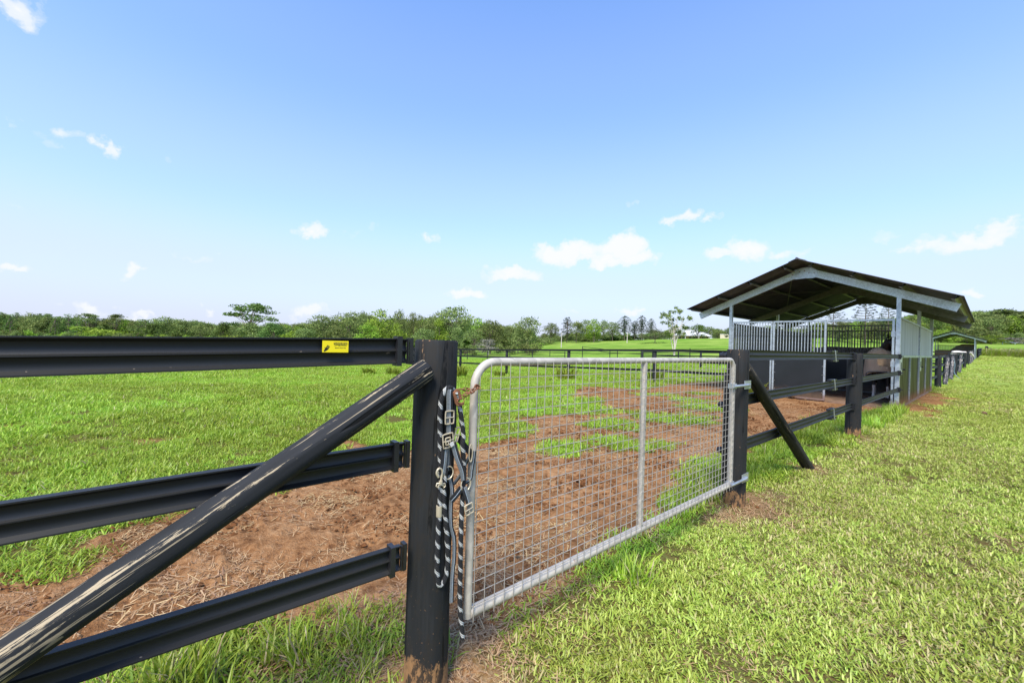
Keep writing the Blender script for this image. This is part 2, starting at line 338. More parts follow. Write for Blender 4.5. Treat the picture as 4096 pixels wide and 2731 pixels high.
def timber(name, base, peel=0.0, wood=(.42, .33, .2), ztoe=None, peelside=0.0):
    """black painted round timber, fibres and drying cracks run along local Z"""
    m, t, b, o = newmat(name)
    grain = tex(t, 60, 5, .6, vec=(1, 1, .05)); crackn = tex(t, 26, 3, .5, vec=(1, 1, .045), dist=.3)
    crack = ramp(t, crackn, [(.40, 1.0), (.425, .0)]); big = tex(t, 3.2, 4)
    c = mixc(t, big, tuple(v * .6 for v in base), tuple(v * 1.7 for v in base)); c = mixc(t, ramp(t, grain, [(.45, 0.), (.75, .35)]), c, tuple(v * 3 for v in base))
    c = mixc(t, crack, c, (.004, .004, .004))
    # small chips in the paint
    chip = ramp(t, tex(t, 34, 2, .5, vec=(1, 1, .25)), [(.735, 0.), (.745, 1.)]); c = mixc(t, mth(t, 'MULTIPLY', chip, .8), c, tuple(v * .8 for v in wood))
    if peel:
        st = tex(t, 60, 7, .7, vec=(1, 1, .05), dist=.25); lo = tex(t, 2.4, 3, .5, vec=(1, 1, .8)); fine = tex(t, 130, 3, .6, vec=(1, 1, .35))
        tc = N(t, 'ShaderNodeTexCoord'); sx = N(t, 'ShaderNodeSeparateXYZ'); L(t, tc.outputs['Object'], sx.inputs[0])
        en = mth(t, 'MULTIPLY_ADD', sx.outputs[2], 2.0, -3.85); side = mth(t, 'MULTIPLY_ADD', sx.outputs[1], peelside, mth(t, 'MULTIPLY', mth(t, 'MULTIPLY', en, en), .13 if peelside else 0.0))
        v = mth(t, 'ADD', mth(t, 'ADD', mth(t, 'MULTIPLY', st, 1.7), mth(t, 'MULTIPLY', lo, .75)), mth(t, 'ADD', mth(t, 'MULTIPLY', fine, .22), side))
        pe = ramp(t, mth(t, 'MULTIPLY', v, .5), [(peel / 2, 0.), (peel / 2 + .008, 1.)])
        ln = tex(t, 110, 4, .6, vec=(1, 1, .022), dist=.15); pe = mth(t, 'MAXIMUM', pe, ramp(t, mth(t, 'ADD', ln, mth(t, 'MULTIPLY', side, .35)), [(.655, 0.), (.67, .85)]))
        wc = mixc(t, grain, tuple(x * .75 for x in wood), tuple(min(1, x * 1.45) for x in wood)); c = mixc(t, pe, c, wc)
    if ztoe is not None:
        tc = N(t, 'ShaderNodeTexCoord'); sx = N(t, 'ShaderNodeSeparateXYZ'); L(t, tc.outputs['Object'], sx.inputs[0])
        zz = mth(t, 'SUBTRACT', mth(t, 'ADD', sx.outputs[2], mth(t, 'MULTIPLY', tex(t, 16, 6, .8, vec=(1, 1, .45)), -.42)), ztoe)
        toe = ramp(t, mth(t, 'MULTIPLY_ADD', zz, -9, .5, True), [(.42, 0.), (.55, 1.)])
        c = mixc(t, toe, c, mixc(t, tex(t, 30, 4), (.34, .19, .085), (.17, .085, .035))); c = mixc(t, ramp(t, tex(t, 22, 6, .75, vec=(1, 1, .4)), [(.50, 0.), (.56, .9)]), c, (.02, .018, .016))
        tp = mth(t, 'ADD', mth(t, 'MULTIPLY_ADD', sx.outputs[2], 3.0, -4.06), tex(t, 30, 5, .7, vec=(1, 1, .3))); c = mixc(t, ramp(t, tp, [(.60, 0.), (.63, .85)]), c, (.38, .19, .09))
        spl = ramp(t, tex(t, 90, 2, .5), [(.70, 0.), (.72, 1.)]); lowz = mth(t, 'MULTIPLY_ADD', sx.outputs[2], -1.6, .9, True)
        c = mixc(t, mth(t, 'MULTIPLY', spl, lowz), c, (.22, .12, .06))
    L(t, c, b.inputs['Base Color']); b.inputs['Roughness'].default_value = .78; b.inputs['Specular IOR Level'].default_value = .25
    h = mth(t, 'ADD', mth(t, 'MULTIPLY', grain, .5), mth(t, 'MULTIPLY', crack, -1.6)); bump(t, b, h, .55, .004)
    return m
def metal(name, col, rough=.42, met=.75, spangle=14, rust=0.0, rustc=(.23, .085, .035), dirtz=None):
    m, t, b, o = newmat(name)
    vo = tex(t, spangle, kind='vor'); sc = mixc(t, .5, vo[1], (.5, .5, .5)); bw = N(t, 'ShaderNodeRGBToBW'); L(t, sc, bw.inputs[0])
    big = tex(t, 2.5, 4); f = mth(t, 'MULTIPLY_ADD', bw.outputs[0], .7, mth(t, 'MULTIPLY', big, .5), True)
    c = ramp(t, f, [(.3, tuple(v * .62 for v in col)), (.8, tuple(min(1, v * 1.2) for v in col))])
    if rust:
        rn = ramp(t, mth(t, 'ADD', tex(t, 7, 6, .7), mth(t, 'MULTIPLY', tex(t, 40, 3), .25)), [(rust, 0.), (rust + .1, 1.)]); c = mixc(t, rn, c, rustc)
        L(t, mth(t, 'MULTIPLY_ADD', rn, .35, rough), b.inputs['Roughness']); L(t, mth(t, 'MULTIPLY_ADD', rn, -met, met), b.inputs['Metallic'])
    else: b.inputs['Roughness'].default_value = rough; b.inputs['Metallic'].default_value = met
    if dirtz is not None:
        g = N(t, 'ShaderNodeNewGeometry'); sx = N(t, 'ShaderNodeSeparateXYZ'); L(t, g.outputs['Position'], sx.inputs[0])
        dz = mth(t, 'MULTIPLY_ADD', mth(t, 'ADD', sx.outputs[2], mth(t, 'MULTIPLY', tex(t, 6, 4, .7), -.35)), -1 / dirtz, .6, True)
        c = mixc(t, mth(t, 'MULTIPLY', dz, .75), c, (.30, .15, .08))
    L(t, c, b.inputs['Base Color']); bump(t, b, tex(t, 50, 3), .08, .003)
    return m

M = {}
M['post'] = timber('black_timber', (.013, .0135, .014), ztoe=-.085, wood=(.34, .2, .1))
M['post_far'] = timber('black_timber_plain', (.016, .017, .019), wood=(.34, .2, .1))
M['brace'] = timber('black_timber_peeling', (.016, .017, .019), peel=1.615, wood=(.34, .27, .175), peelside=1.4)
M['brace_dark'] = timber('black_timber_brace', (.018, .017, .014), peel=1.62, wood=(.2, .15, .09))
M['pale_timber'] = timber('weathered_timber', (.035, .036, .038), peel=1.42, wood=(.38, .33, .27))
def vinyl():
    m, t, b, o = newmat('black_vinyl_rail')
    c = mixc(t, tex(t, 3, 4, vec=(1, .15, 1)), (.009, .009, .009), (.018, .018, .018))
    sp = ramp(t, tex(t, 55, 2, .5, vec=(1, .6, 1)), [(.765, 0.), (.775, 1.)]); c = mixc(t, mth(t, 'MULTIPLY', sp, .6), c, (.3, .24, .18))
    L(t, c, b.inputs['Base Color']); L(t, mth(t, 'MULTIPLY_ADD', tex(t, 8, 4, vec=(1, .1, 1)),   .2, .42), b.inputs['Roughness']); b.inputs['Specular IOR Level'].default_value = .4
    bump(t, b, tex(t, 9, 3, vec=(1, .12, 1)), .12, .01); return m
M['vinyl'] = vinyl()
M['plastic'] = plain('black_plastic', (.014, .014, .016), .4, var=.3)
M['galv'] = metal('galvanised_steel', (.50, .53, .56), .4, .7, 22, rust=.86, dirtz=.14)
M['galv_rafter'] = metal('galvanised_rafter', (.60, .65, .70), .46, .55, 42)
M['gate_tube'] = metal('gate_tube', (.47, .425, .36), .55, .1, 30, rust=.80, rustc=(.30, .16, .09))
M['gate_wire'] = metal('gate_wire', (.32, .295, .26), .6, .1, 60, rust=.76, rustc=(.27, .13, .07))
M['roof'] = metal('roof_zinc', (.115, .112, .13), .55, .5, 8)
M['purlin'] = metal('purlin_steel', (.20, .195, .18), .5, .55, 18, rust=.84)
M['rust'] = plain('rusty_iron', (.26, .105, .05), .75, .15, .45, 30, .3)
M['brass'] = metal('dull_brass', (.55, .47, .34), .4, .35, 30)
M['nickel'] = metal('nickel', (.62, .6, .55), .35, .4, 30)
def blackboard(name, base, dirt=True):
    m, t, b, o = newmat(name)
    c = mixc(t, tex(t, 1.6, 5), tuple(v * .6 for v in base), tuple(v * 1.8 for v in base))
    if dirt:
        g = N(t, 'ShaderNodeNewGeometry'); sx = N(t, 'ShaderNodeSeparateXYZ'); L(t, g.outputs['Position'], sx.inputs[0])
        dz = mth(t, 'MULTIPLY_ADD', mth(t, 'ADD', sx.outputs[2], mth(t, 'MULTIPLY', tex(t, 5, 6, .75), -.55)), -4.2, .35, True)
        c = mixc(t, mth(t, 'MULTIPLY', dz, .55), c, (.17, .10, .055))
    L(t, c, b.inputs['Base Color']); L(t, mth(t, 'MULTIPLY_ADD', tex(t, 3, 4), .3, .22), b.inputs['Roughness']); bump(t, b, tex(t, 2.2, 2), .12, .03); return m
M['board'] = blackboard('black_stall_board', (.010, .011, .013))
def sheen_board():
    m, t, b, o = newmat('dark_steel_sheet')
    c = mixc(t, tex(t, 2, 5, vec=(1, 1, .3)), (.016, .017, .014), (.04, .036, .026))
    g = N(t, 'ShaderNodeNewGeometry'); sx = N(t, 'ShaderNodeSeparateXYZ'); L(t, g.outputs['Position'], sx.inputs[0])
    dz = mth(t, 'MULTIPLY_ADD', mth(t, 'ADD', sx.outputs[2], mth(t, 'MULTIPLY', tex(t, 5, 5, .7), -.4)), -4, .3, True)
    c = mixc(t, mth(t, 'MULTIPLY', dz, .7), c, (.28, .14, .07))
    L(t, c, b.inputs['Base Color']); b.inputs['Roughness'].default_value = .34; b.inputs['Metallic'].default_value = .0; b.inputs['Specular IOR Level'].default_value = .03
    bump(t, b, tex(t, 2.4, 1, vec=(1, 1, .35)), .9, .08); return m
M['sheet_dark'] = sheen_board()
def upper_panel():
    m, t, b, o = newmat('weathered_grey_panel')
    st = tex(t, 9, 6, .65, vec=(1, 1, .05)); c = ramp(t, st, [(.25, (.22, .21, .19)), (.5, (.46, .46, .45)), (.8, (.56, .56, .56))])
    rn = ramp(t, tex(t, 5, 5, .7, vec=(1, 1, .12)), [(.62, 0.), (.75, .6)]); c = mixc(t, rn, c, (.26, .17, .1))
    L(t, c, b.inputs['Base Color']); b.inputs['Roughness'].default_value = .6; b.inputs['Metallic'].default_value = .1; return m
M['upper_panel'] = upper_panel()
M['rusty_board'] = plain('rusty_brown_board', (.13, .065, .03), .7, .1, .5, 3, .1)
M['yellow'] = plain('yellow_sticker', (.85, .68, .01), .35, 0, .03, 3)
M['ink'] = plain('black_ink', (.01, .01, .01), .5, 0, .1)
M['webbing_grey'] = plain('grey_webbing', (.17, .18, .185), .85, 0, .25, 220, .5)
M['webbing_black'] = plain('black_webbing', (.016, .016, .018), .85, 0, .3, 200, .5)
M['webbing_white'] = plain('pale_blue_piping', (.36, .42, .48), .7, 0, .1, 60)
def rope():
    m, t, b, o = newmat('black_white_braided_rope')
    uv = N(t, 'ShaderNodeUVMap'); sp = N(t, 'ShaderNodeSeparateXYZ'); L(t, uv.outputs[0], sp.inputs[0])
    # braid: v along rope in metres, u around
    d1 = mth(t, 'ADD', mth(t, 'MULTIPLY', sp.outputs[1], 19.), mth(t, 'MULTIPLY', sp.outputs[0], 1.0))
    d2 = mth(t, 'ADD', mth(t, 'MULTIPLY', sp.outputs[1], 110.), mth(t, 'MULTIPLY', sp.outputs[0], 6.0))
    band = mth(t, 'ADD', mth(t, 'FRACT', d1), mth(t, 'MULTIPLY', mth(t, 'ABSOLUTE', mth(t, 'SUBTRACT', mth(t, 'FRACT', mth(t, 'MULTIPLY', sp.outputs[0], 4)), .5)), .22))
    w = mth(t, 'LESS_THAN', band, .36); st = mth(t, 'ABSOLUTE', mth(t, 'SUBTRACT', mth(t, 'FRACT', d2), .5))
    c = mixc(t, w, (.010, .010, .012), (.42, .42, .40)); c = mixc(t, mth(t, 'MULTIPLY', mth(t, 'LESS_THAN', st, .1), .5), c, (.02, .02, .02))
    L(t, c, b.inputs['Base Color']); b.inputs['Roughness'].default_value = .85; bump(t, b, st, .9, .004); return m
M['rope'] = rope()
def horsecoat(name, body, sock, sockz=.0):
    m, t, b, o = newmat(name); c = mixc(t, tex(t, 5, 4), tuple(v * .6 for v in body), tuple(min(1, v * 1.4) for v in body))
    if sockz:
        tc = N(t, 'ShaderNodeTexCoord'); sx = N(t, 'ShaderNodeSeparateXYZ'); L(t, tc.outputs['Object'], sx.inputs[0])
        lz = mth(t, 'ADD', sx.outputs[2], mth(t, 'MULTIPLY', tex(t, 9, 2), -.1))
        c = mixc(t, mth(t, 'LESS_THAN', lz, sockz), c, sock); c = mixc(t, mth(t, 'LESS_THAN', sx.outputs[2], .055), c, (.1, .07, .05))
    L(t, c, b.inputs['Base Color']); b.inputs['Roughness'].default_value = .5; return m
M['bay'] = horsecoat('dark_bay_coat', (.016, .011, .009), (.8, .66, .55), .36)
M['bay2'] = horsecoat('brown_coat', (.03, .02, .014), (.03, .02, .014))
M['white_horse'] = horsecoat('white_coat', (.62, .56, .5), (.6, .5, .45))
M['hair'] = plain('black_horse_hair', (.01, .009, .008), .6, 0, .3, 40)
def cloth(name, col, vec=(1, 1, .25)):
    m, t, b, o = newmat(name); c = mixc(t, tex(t, 3, 5), tuple(v * .72 for v in col), tuple(min(1, v * 1.15) for v in col))
    L(t, c, b.inputs['Base Color']); b.inputs['Roughness'].default_value = .9; bump(t, b, tex(t, 4, 3, vec=vec), .6, .05); return m
M['rug_beige'] = cloth('beige_horse_rug', (.80, .56, .37)); M['rug_grey'] = cloth('grey_horse_rug', (.34, .29, .27))
M['rug_trim'] = plain('blue_grey_binding', (.09, .10, .14), .8)
M['feeder'] = plain('stained_feed_bin', (.27, .17, .09), .6, 0, .5, 8, .2)
M['bark_pale'] = plain('pale_bark', (.55, .48, .42), .8, 0, .3, 4, .3); M['bark'] = plain('brown_bark', (.16, .12, .09), .85, 0, .35, 4, .3)
M['concrete'] = plain('dirty_slab', (.20, .12, .075), .85, 0, .4, 4, .3)
M['white_roof'] = plain('white_roof_sheet', (.58, .56, .54), .5, 0, .05, 3); M['brick_wall'] = plain('tan_brick_wall', (.42, .28, .17), .8, 0, .2, 9)
M['cream_wall'] = plain('cream_wall', (.55, .47, .34), .8, 0, .06, 2); M['glass'] = plain('dark_window', (.03, .035, .04), .15, 0, .2, 3)
M['crumb'] = plain('red_soil_crumb', (.15, .066, .028), 1.0, 0, .5, 9, .3, spec=0); M['manure'] = plain('dark_clod', (.10, .05, .03), .95, 0, .4, 12, .5)

def leafmat(name, c1, c2, c3):
    """leaves: colour varies from leaf to leaf (mesh attribute rnd) and from tree to tree"""
    m, t, b, o = newmat(name); t.nodes.remove(b)
    at = N(t, 'ShaderNodeAttribute', attribute_name='rnd'); oi = N(t, 'ShaderNodeObjectInfo')
    c = ramp(t, at.outputs['Fac'], [(0., c1), (.5, c2), (1., c3)])
    hs = N(t, 'ShaderNodeHueSaturation'); L(t, c, hs.inputs['Color'])
    L(t, mth(t, 'MULTIPLY_ADD', oi.outputs['Random'], .035, .482), hs.inputs['Hue']); L(t, mth(t, 'MULTIPLY_ADD', oi.outputs['Random'], .5, .78), hs.inputs['Value'])
    df = N(t, 'ShaderNodeBsdfDiffuse'); tr = N(t, 'ShaderNodeBsdfTranslucent'); mx = N(t, 'ShaderNodeMixShader', i_Fac=.3)
    L(t, hs.outputs[0], df.inputs[0]); L(t, hs.outputs[0], tr.inputs[0]); L(t, df.outputs[0], mx.inputs[1]); L(t, tr.outputs[0], mx.inputs[2]); L(t, mx.outputs[0], o.inputs[0])
    return m
M['leaf_gum'] = leafmat('gum_leaves', (.10, .135, .045), (.21, .26, .08), (.34, .39, .14))
M['leaf_green'] = leafmat('bright_leaves', (.11, .18, .025), (.23, .34, .045), (.36, .48, .08))
M['leaf_dark'] = leafmat('dark_leaves', (.065, .105, .03), (.135, .20, .052), (.22, .30, .08))
M['leaf_pine'] = leafmat('hoop_pine_needles', (.03, .05, .025), (.055, .085, .035), (.09, .13, .05))
M['leaf_grey'] = leafmat('grey_scrub', (.16, .155, .12), (.28, .26, .21), (.40, .37, .31))
M['leaf_olive'] = leafmat('olive_brown_leaves', (.05, .055, .028), (.10, .105, .05), (.16, .165, .08))

def grassmat(name, g1, g2, dryc, transl=.35):
    m, t, b, o = newmat(name); t.nodes.remove(b)
    at = N(t, 'ShaderNodeAttribute', attribute_name='rnd'); ti = N(t, 'ShaderNodeAttribute', attribute_name='tint', attribute_type='INSTANCER')
    hv = N(t, 'ShaderNodeAttribute', attribute_name='hue', attribute_type='INSTANCER')
    c = mixc(t, at.outputs['Fac'], g1, g2)
    dsel = mth(t, 'ADD', mth(t, 'MULTIPLY_ADD', at.outputs['Fac'], .6, -.6), mth(t, 'MULTIPLY', ti.outputs['Fac'], 1.25), clamp=True)
    rn2 = N(t, 'ShaderNodeAttribute', attribute_name='rnd2'); dsel = ramp(t, mth(t, 'SUBTRACT', mth(t, 'MULTIPLY', ti.outputs['Fac'], 1.1), rn2.outputs['Fac']), [(0., 0.), (.08, 1.)])
    c = mixc(t, dsel, c, dryc)
    hs = N(t, 'ShaderNodeHueSaturation'); L(t, c, hs.inputs['Color']); L(t, mth(t, 'MULTIPLY_ADD', hv.outputs['Fac'], .05, .475), hs.inputs['Hue']); L(t, mth(t, 'MULTIPLY_ADD', hv.outputs['Fac'], .75, .60), hs.inputs['Value'])
    df = N(t, 'ShaderNodeBsdfDiffuse'); tr = N(t, 'ShaderNodeBsdfTranslucent'); gl = N(t, 'ShaderNodeBsdfGlossy', i_Roughness=.45); gl.inputs[0].default_value = (.5, .5, .5, 1)
    mx = N(t, 'ShaderNodeMixShader', i_Fac=transl); m2 = N(t, 'ShaderNodeMixShader', i_Fac=.05)
    L(t, hs.outputs[0], df.inputs[0]); L(t, hs.outputs[0], tr.inputs[0]); L(t, df.outputs[0], mx.inputs[1]); L(t, tr.outputs[0], mx.inputs[2])
    L(t, mx.outputs[0], m2.inputs[1]); L(t, gl.outputs[0], m2.inputs[2]); L(t, m2.outputs[0], o.inputs[0]); return m
M['blade'] = grassmat('grass_blade', (.20, .35, .02), (.44, .56, .06), (.55, .45, .24))
M['blade_lawn'] = grassmat('lawn_blade', (.27, .36, .035), (.54, .60, .12), (.55, .47, .20))
M['straw'] = grassmat('straw', (.36, .215, .10), (.64, .445, .235), (.50, .33, .17), .15)

def groundmat():
    m, t, b, o = newmat('ground_cover')
    def A(n): return N(t, 'ShaderNodeAttribute', attribute_name=n).outputs['Fac']
    dirt, lawn, dry, far, straw = A('dirt'), A('lawn'), A('dry'), A('far'), A('straw')
    n1 = tex(t, .35, 5); n2 = tex(t, 2.2, 6, .6); n3 = tex(t, 14, 6, .65); n4 = tex(t, 70, 4, .6); n5 = tex(t, .06, 4)
    # soil between the blades near by, closed sward further off
    soil = ramp(t, mth(t, 'ADD', mth(t, 'MULTIPLY', n2, .45), mth(t, 'MULTIPLY', n3, .55)), [(.37, (.115, .050, .021)), (.5, (.262, .130, .056)), (.63, (.38, .215, .105))])
    soil = mixc(t, ramp(t, n4, [(.58, 0.), (.72, .6)]), soil, (.40, .25, .15)); soil = mixc(t, ramp(t, n3, [(.3, .7), (.42, 0.)]), soil, (.075, .034, .02))
    pad = ramp(t, mth(t, 'ADD', mth(t, 'MULTIPLY', n2, .5), mth(t, 'MULTIPLY', n3, .5)), [(.3, (.085, .17, .02)), (.5, (.16, .29, .036)), (.7, (.25, .38, .06))])
    pad = mixc(t, ramp(t, n1, [(.4, 0.), (.7, .5)]), pad, (.24, .31, .07))
    pad = mixc(t, ramp(t, n5, [(.42, 0.), (.62, .6)]), pad, (.29, .36, .08)); pad = mixc(t, ramp(t, tex(t, .16, 6, .65), [(.46, 0.), (.60, .65)]), pad, (.10, .19, .025))
    lw = ramp(t, mth(t, 'ADD', mth(t, 'MULTIPLY', n2, .4), mth(t, 'MULTIPLY', n3, .6)), [(.3, (.16, .23, .035)), (.5, (.27, .345, .07)), (.7, (.38, .43, .13))])
    lw = mixc(t, mth(t, 'MULTIPLY', dry, .55), lw, (.40, .36, .17))
    strp = ramp(t, tex(t, 1.1, 3, vec=(1, .02, 1)), [(.4, 0.), (.6, .35)]); lw = mixc(t, strp, lw, (.33, .42, .10)); lw = mixc(t, ramp(t, n1, [(.42, 0.), (.62, .5)]), lw, (.17, .27, .035))
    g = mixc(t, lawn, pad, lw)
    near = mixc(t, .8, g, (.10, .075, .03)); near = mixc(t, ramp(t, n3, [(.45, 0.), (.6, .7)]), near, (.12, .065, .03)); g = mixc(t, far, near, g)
    soil = mixc(t, mth(t, 'MULTIPLY', straw, ramp(t, n4, [(.42, 0.), (.6, .65)])), soil, (.42, .29, .165))
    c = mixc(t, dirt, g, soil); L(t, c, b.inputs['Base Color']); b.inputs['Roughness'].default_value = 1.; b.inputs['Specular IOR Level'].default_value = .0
    h = mth(t, 'ADD', mth(t, 'MULTIPLY', n3, 1.0), mth(t, 'MULTIPLY', n4, .35)); bump(t, b, h, .9, .035); return m
M['ground'] = groundmat()

# ------------------------------------------------------------------ ground mesh
va = -YAW
azs = np.concatenate([np.arange(-R(64), R(64), R(.3))]); rest = np.linspace(R(64), 2 * np.pi - R(64), 60)[:-1]
azs = np.concatenate([azs, rest]) + va
rs = np.concatenate([[0.0], .5 * 1.021 ** np.arange(0, 411)]); rs = rs[rs < 2600]
AA, RR = np.meshgrid(azs, rs[1:]); X = RR * np.sin(AA); Y = RR * np.cos(AA)
_h = np.random.default_rng(3); _hr = np.sqrt(_h.uniform(2.2 ** 2, 9 ** 2, 900)); _ha = va + _h.uniform(-R(56), R(56), 900); HOOF = np.stack([_hr * np.sin(_ha), _hr * np.cos(_ha)], -1)
HOOF = HOOF[masks(HOOF[:, 0], HOOF[:, 1])[0] > .8][:170]
def groundz(x, y, micro=True):
    z = terrain(x, y)
    r = np.hypot(x, y)
    d = masks(x, y)[0]
    z = z + np.clip(1 - r / 30, 0, 1) * ((fbm(x * 3, y * 3, 4, 61) - .5) * .05 * (.4 + d) + (fbm(x * 11, y * 11, 3, 71) - .5) * .055 * d)
    sel = (r < 10) & (x < -.9); xs, ys = x[sel], y[sel]; dd = np.zeros(xs.shape)
    for hx, hy in HOOF:
        q_ = np.hypot(xs - hx, ys - hy) / .065; dd += np.where(q_ < 2.2, -.022 * np.exp(-q_ ** 4) + .009 * np.exp(-((q_ - 1.35) / .3) ** 2), 0)
    z[sel] = z[sel] + dd
    return z, d
Z, _ = groundz(X, Y)
na = len(azs); nr = len(rs) - 1
V = np.concatenate([[[0, 0, 0]], np.stack([X, Y, Z], -1).reshape(-1, 3)])
idx = np.arange(nr * na).reshape(nr, na) + 1
q = np.stack([idx[:-1], idx[1:], np.roll(idx, -1, 1)[1:], np.roll(idx, -1, 1)[:-1]], -1).reshape(-1, 4)
me = bpy.data.meshes.new('ground'); nt_ = na
me.vertices.add(len(V)); me.vertices.foreach_set('co', V.ravel())
nq = len(q); me.loops.add(nq * 4 + na * 3); me.polygons.add(nq + na)
tri = np.stack([np.zeros(na, int), idx[0], np.roll(idx[0], -1)], -1)
me.loops.foreach_set('vertex_index', np.concatenate([q.ravel(), tri.ravel()]))
me.polygons.foreach_set('loop_start', np.concatenate([np.arange(nq) * 4, nq * 4 + np.arange(na) * 3]))
me.polygons.foreach_set('use_smooth', np.ones(nq + na, bool)); me.update(calc_edges=True); me.validate()
mk = masks(V[:, 0], V[:, 1]); rr_ = np.hypot(V[:, 0], V[:, 1])
for nme, arr in (('dirt', mk[0]), ('straw', mk[1]), ('lawn', mk[2]), ('dry', mk[3]), ('far', np.clip((rr_ - 7) / 30, 0, 1) ** .9)):
    a = me.attributes.new(nme, 'FLOAT', 'POINT'); a.data.foreach_set('value', arr.astype(np.float32))
me.materials.append(M['ground'])
if me.polygons[0].normal.z < 0: me.flip_normals()
ground = bpy.data.objects.new('ground', me); COL.objects.link(ground); ground['kind'] = 'structure'

# ------------------------------------------------------------------ scatter helper (geometry nodes)
def scatter(name, pts, rot, scl, tint, hue, var, sources, label):
    n = len(pts); me = bpy.data.meshes.new(name); me.vertices.add(n); me.vertices.foreach_set('co', np.asarray(pts, np.float32).ravel())
    for nm, ty, arr in (('rot', 'FLOAT_VECTOR', rot), ('scl', 'FLOAT', scl), ('tint', 'FLOAT', tint), ('hue', 'FLOAT', hue), ('var', 'INT', var)):
        a = me.attributes.new(nm, ty, 'POINT'); a.data.foreach_set('vector' if ty == 'FLOAT_VECTOR' else 'value', np.asarray(arr, np.int32 if ty == 'INT' else np.float32).ravel())
    o = bpy.data.objects.new(name, me); COL.objects.link(o); o['kind'] = 'stuff'
    if label: tag(o, label[0], label[1])
    g = bpy.data.node_groups.new(name + '_nodes', 'GeometryNodeTree')
    g.interface.new_socket('Geometry', in_out='INPUT', socket_type='NodeSocketGeometry'); g.interface.new_socket('Geometry', in_out='OUTPUT', socket_type='NodeSocketGeometry')
    gi = g.nodes.new('NodeGroupInput'); go = g.nodes.new('NodeGroupOutput'); jn = g.nodes.new('GeometryNodeJoinGeometry')
    def attr(nm, ty):
        a = g.nodes.new('GeometryNodeInputNamedAttribute'); a.data_type = ty; a.inputs['Name'].default_value = nm; return a.outputs[0]
    ar, as_, av = attr('rot', 'FLOAT_VECTOR'), attr('scl', 'FLOAT'), attr('var', 'INT')
    e2r = g.nodes.new('FunctionNodeEulerToRotation'); g.links.new(ar, e2r.inputs[0])
    for k, src in enumerate(sources):
        oi = g.nodes.new('GeometryNodeObjectInfo'); oi.inputs['Object'].default_value = src; oi.inputs['As Instance'].default_value = True
        cmp = g.nodes.new('FunctionNodeCompare'); cmp.data_type = 'INT'; cmp.operation = 'EQUAL'
        g.links.new(av, cmp.inputs[2]); cmp.inputs[3].default_value = k
        ip = g.nodes.new('GeometryNodeInstanceOnPoints'); g.links.new(gi.outputs[0], ip.inputs['Points']); g.links.new(cmp.outputs[0], ip.inputs['Selection'])
        g.links.new(oi.outputs['Geometry'], ip.inputs['Instance']); g.links.new(e2r.outputs[0], ip.inputs['Rotation']); g.links.new(as_, ip.inputs['Scale'])
        g.links.new(ip.outputs[0], jn.inputs[0])
    g.links.new(jn.outputs[0], go.inputs[0])
    md = o.modifiers.new('scatter', 'NODES'); md.node_group = g
    return o
def setrnd(me, rnd, rnd2=None):
    a = me.attributes.new('rnd', 'FLOAT', 'FACE'); a.data.foreach_set('value', np.asarray(rnd, np.float32))
    if rnd2 is not None: a = me.attributes.new('rnd2', 'FLOAT', 'FACE'); a.data.foreach_set('value', np.asarray(rnd2, np.float32))
def tuft(name, nb, rad, lmin, lmax, w, lean, mat, seed, flat=False):
    rr = random.Random(seed); mb = MB(); rn = []; rn2 = []
    for i in range(nb):
        a = rr.uniform(0, 6.283); d = rad * math.sqrt(rr.random()); bx, by = d * math.cos(a), d * math.sin(a)
        dirn = rr.uniform(0, 6.283); ll = rr.uniform(lmin, lmax); le = rr.uniform(*lean); ww = w * rr.uniform(.7, 1.25)
        dx, dy = math.cos(dirn), math.sin(dirn); sx, sy = -dy * ww / 2, dx * ww / 2; P = []
        z = rr.uniform(0, .004) if flat else -.005
        ang = le
        x, y = bx, by; nseg = 3 if not flat else 1
        vs = [(x - sx, y - sy, z), (x + sx, y + sy, z)]
        for k in range(1, nseg + 1):
            st = ll / nseg; x += dx * st * math.sin(ang); y += dy * st * math.sin(ang); z += st * math.cos(ang); z = max(z, .004)
            ang = min(ang + rr.uniform(.05, .38), 1.7); f = (1.05, .8, .0)[k - 1] if not flat else .6
            if f > 0: vs += [(x - sx * f, y - sy * f, z), (x + sx * f, y + sy * f, z)]
            else: vs.append((x, y, z))
        fs = [(0, 1, 3, 2)] if flat else [(0, 1, 3, 2), (2, 3, 5, 4), (4, 5, 6)]
        mb.add(vs, fs); r1, r2 = rr.random(), rr.random(); rn += [r1] * len(fs); rn2 += [r2] * len(fs)
    me = mb.mesh(name, mat); setrnd(me, rn, rn2); return bpy.data.objects.new(name, me)
T_lawn = [tuft('lawn_tuft', 85, .12, .016, .044, .0062, (.25, 1.3), M['blade_lawn'], s) for s in (1, 2, 3, 4)]
T_pad = [tuft('paddock_tuft', 72, .12, .03, .075, .0066, (.25, 1.25), M['blade'], s) for s in (11, 12, 13, 14)]
T_long = [tuft('long_tuft', 46, .09, .12, .26, .0085, (.05, .7), M['blade'], s) for s in (21, 22, 23)]
T_straw = [tuft('straw_bits', 60, .17, .015, .07, .0042, (1.3, 1.56), M['straw'], s, True) for s in (31, 32, 33)]
T_bank = [tuft('bank_tuft', 90, .45, .5, 1.2, .03, (.05, .6), M['blade'], s) for s in (41, 42)]

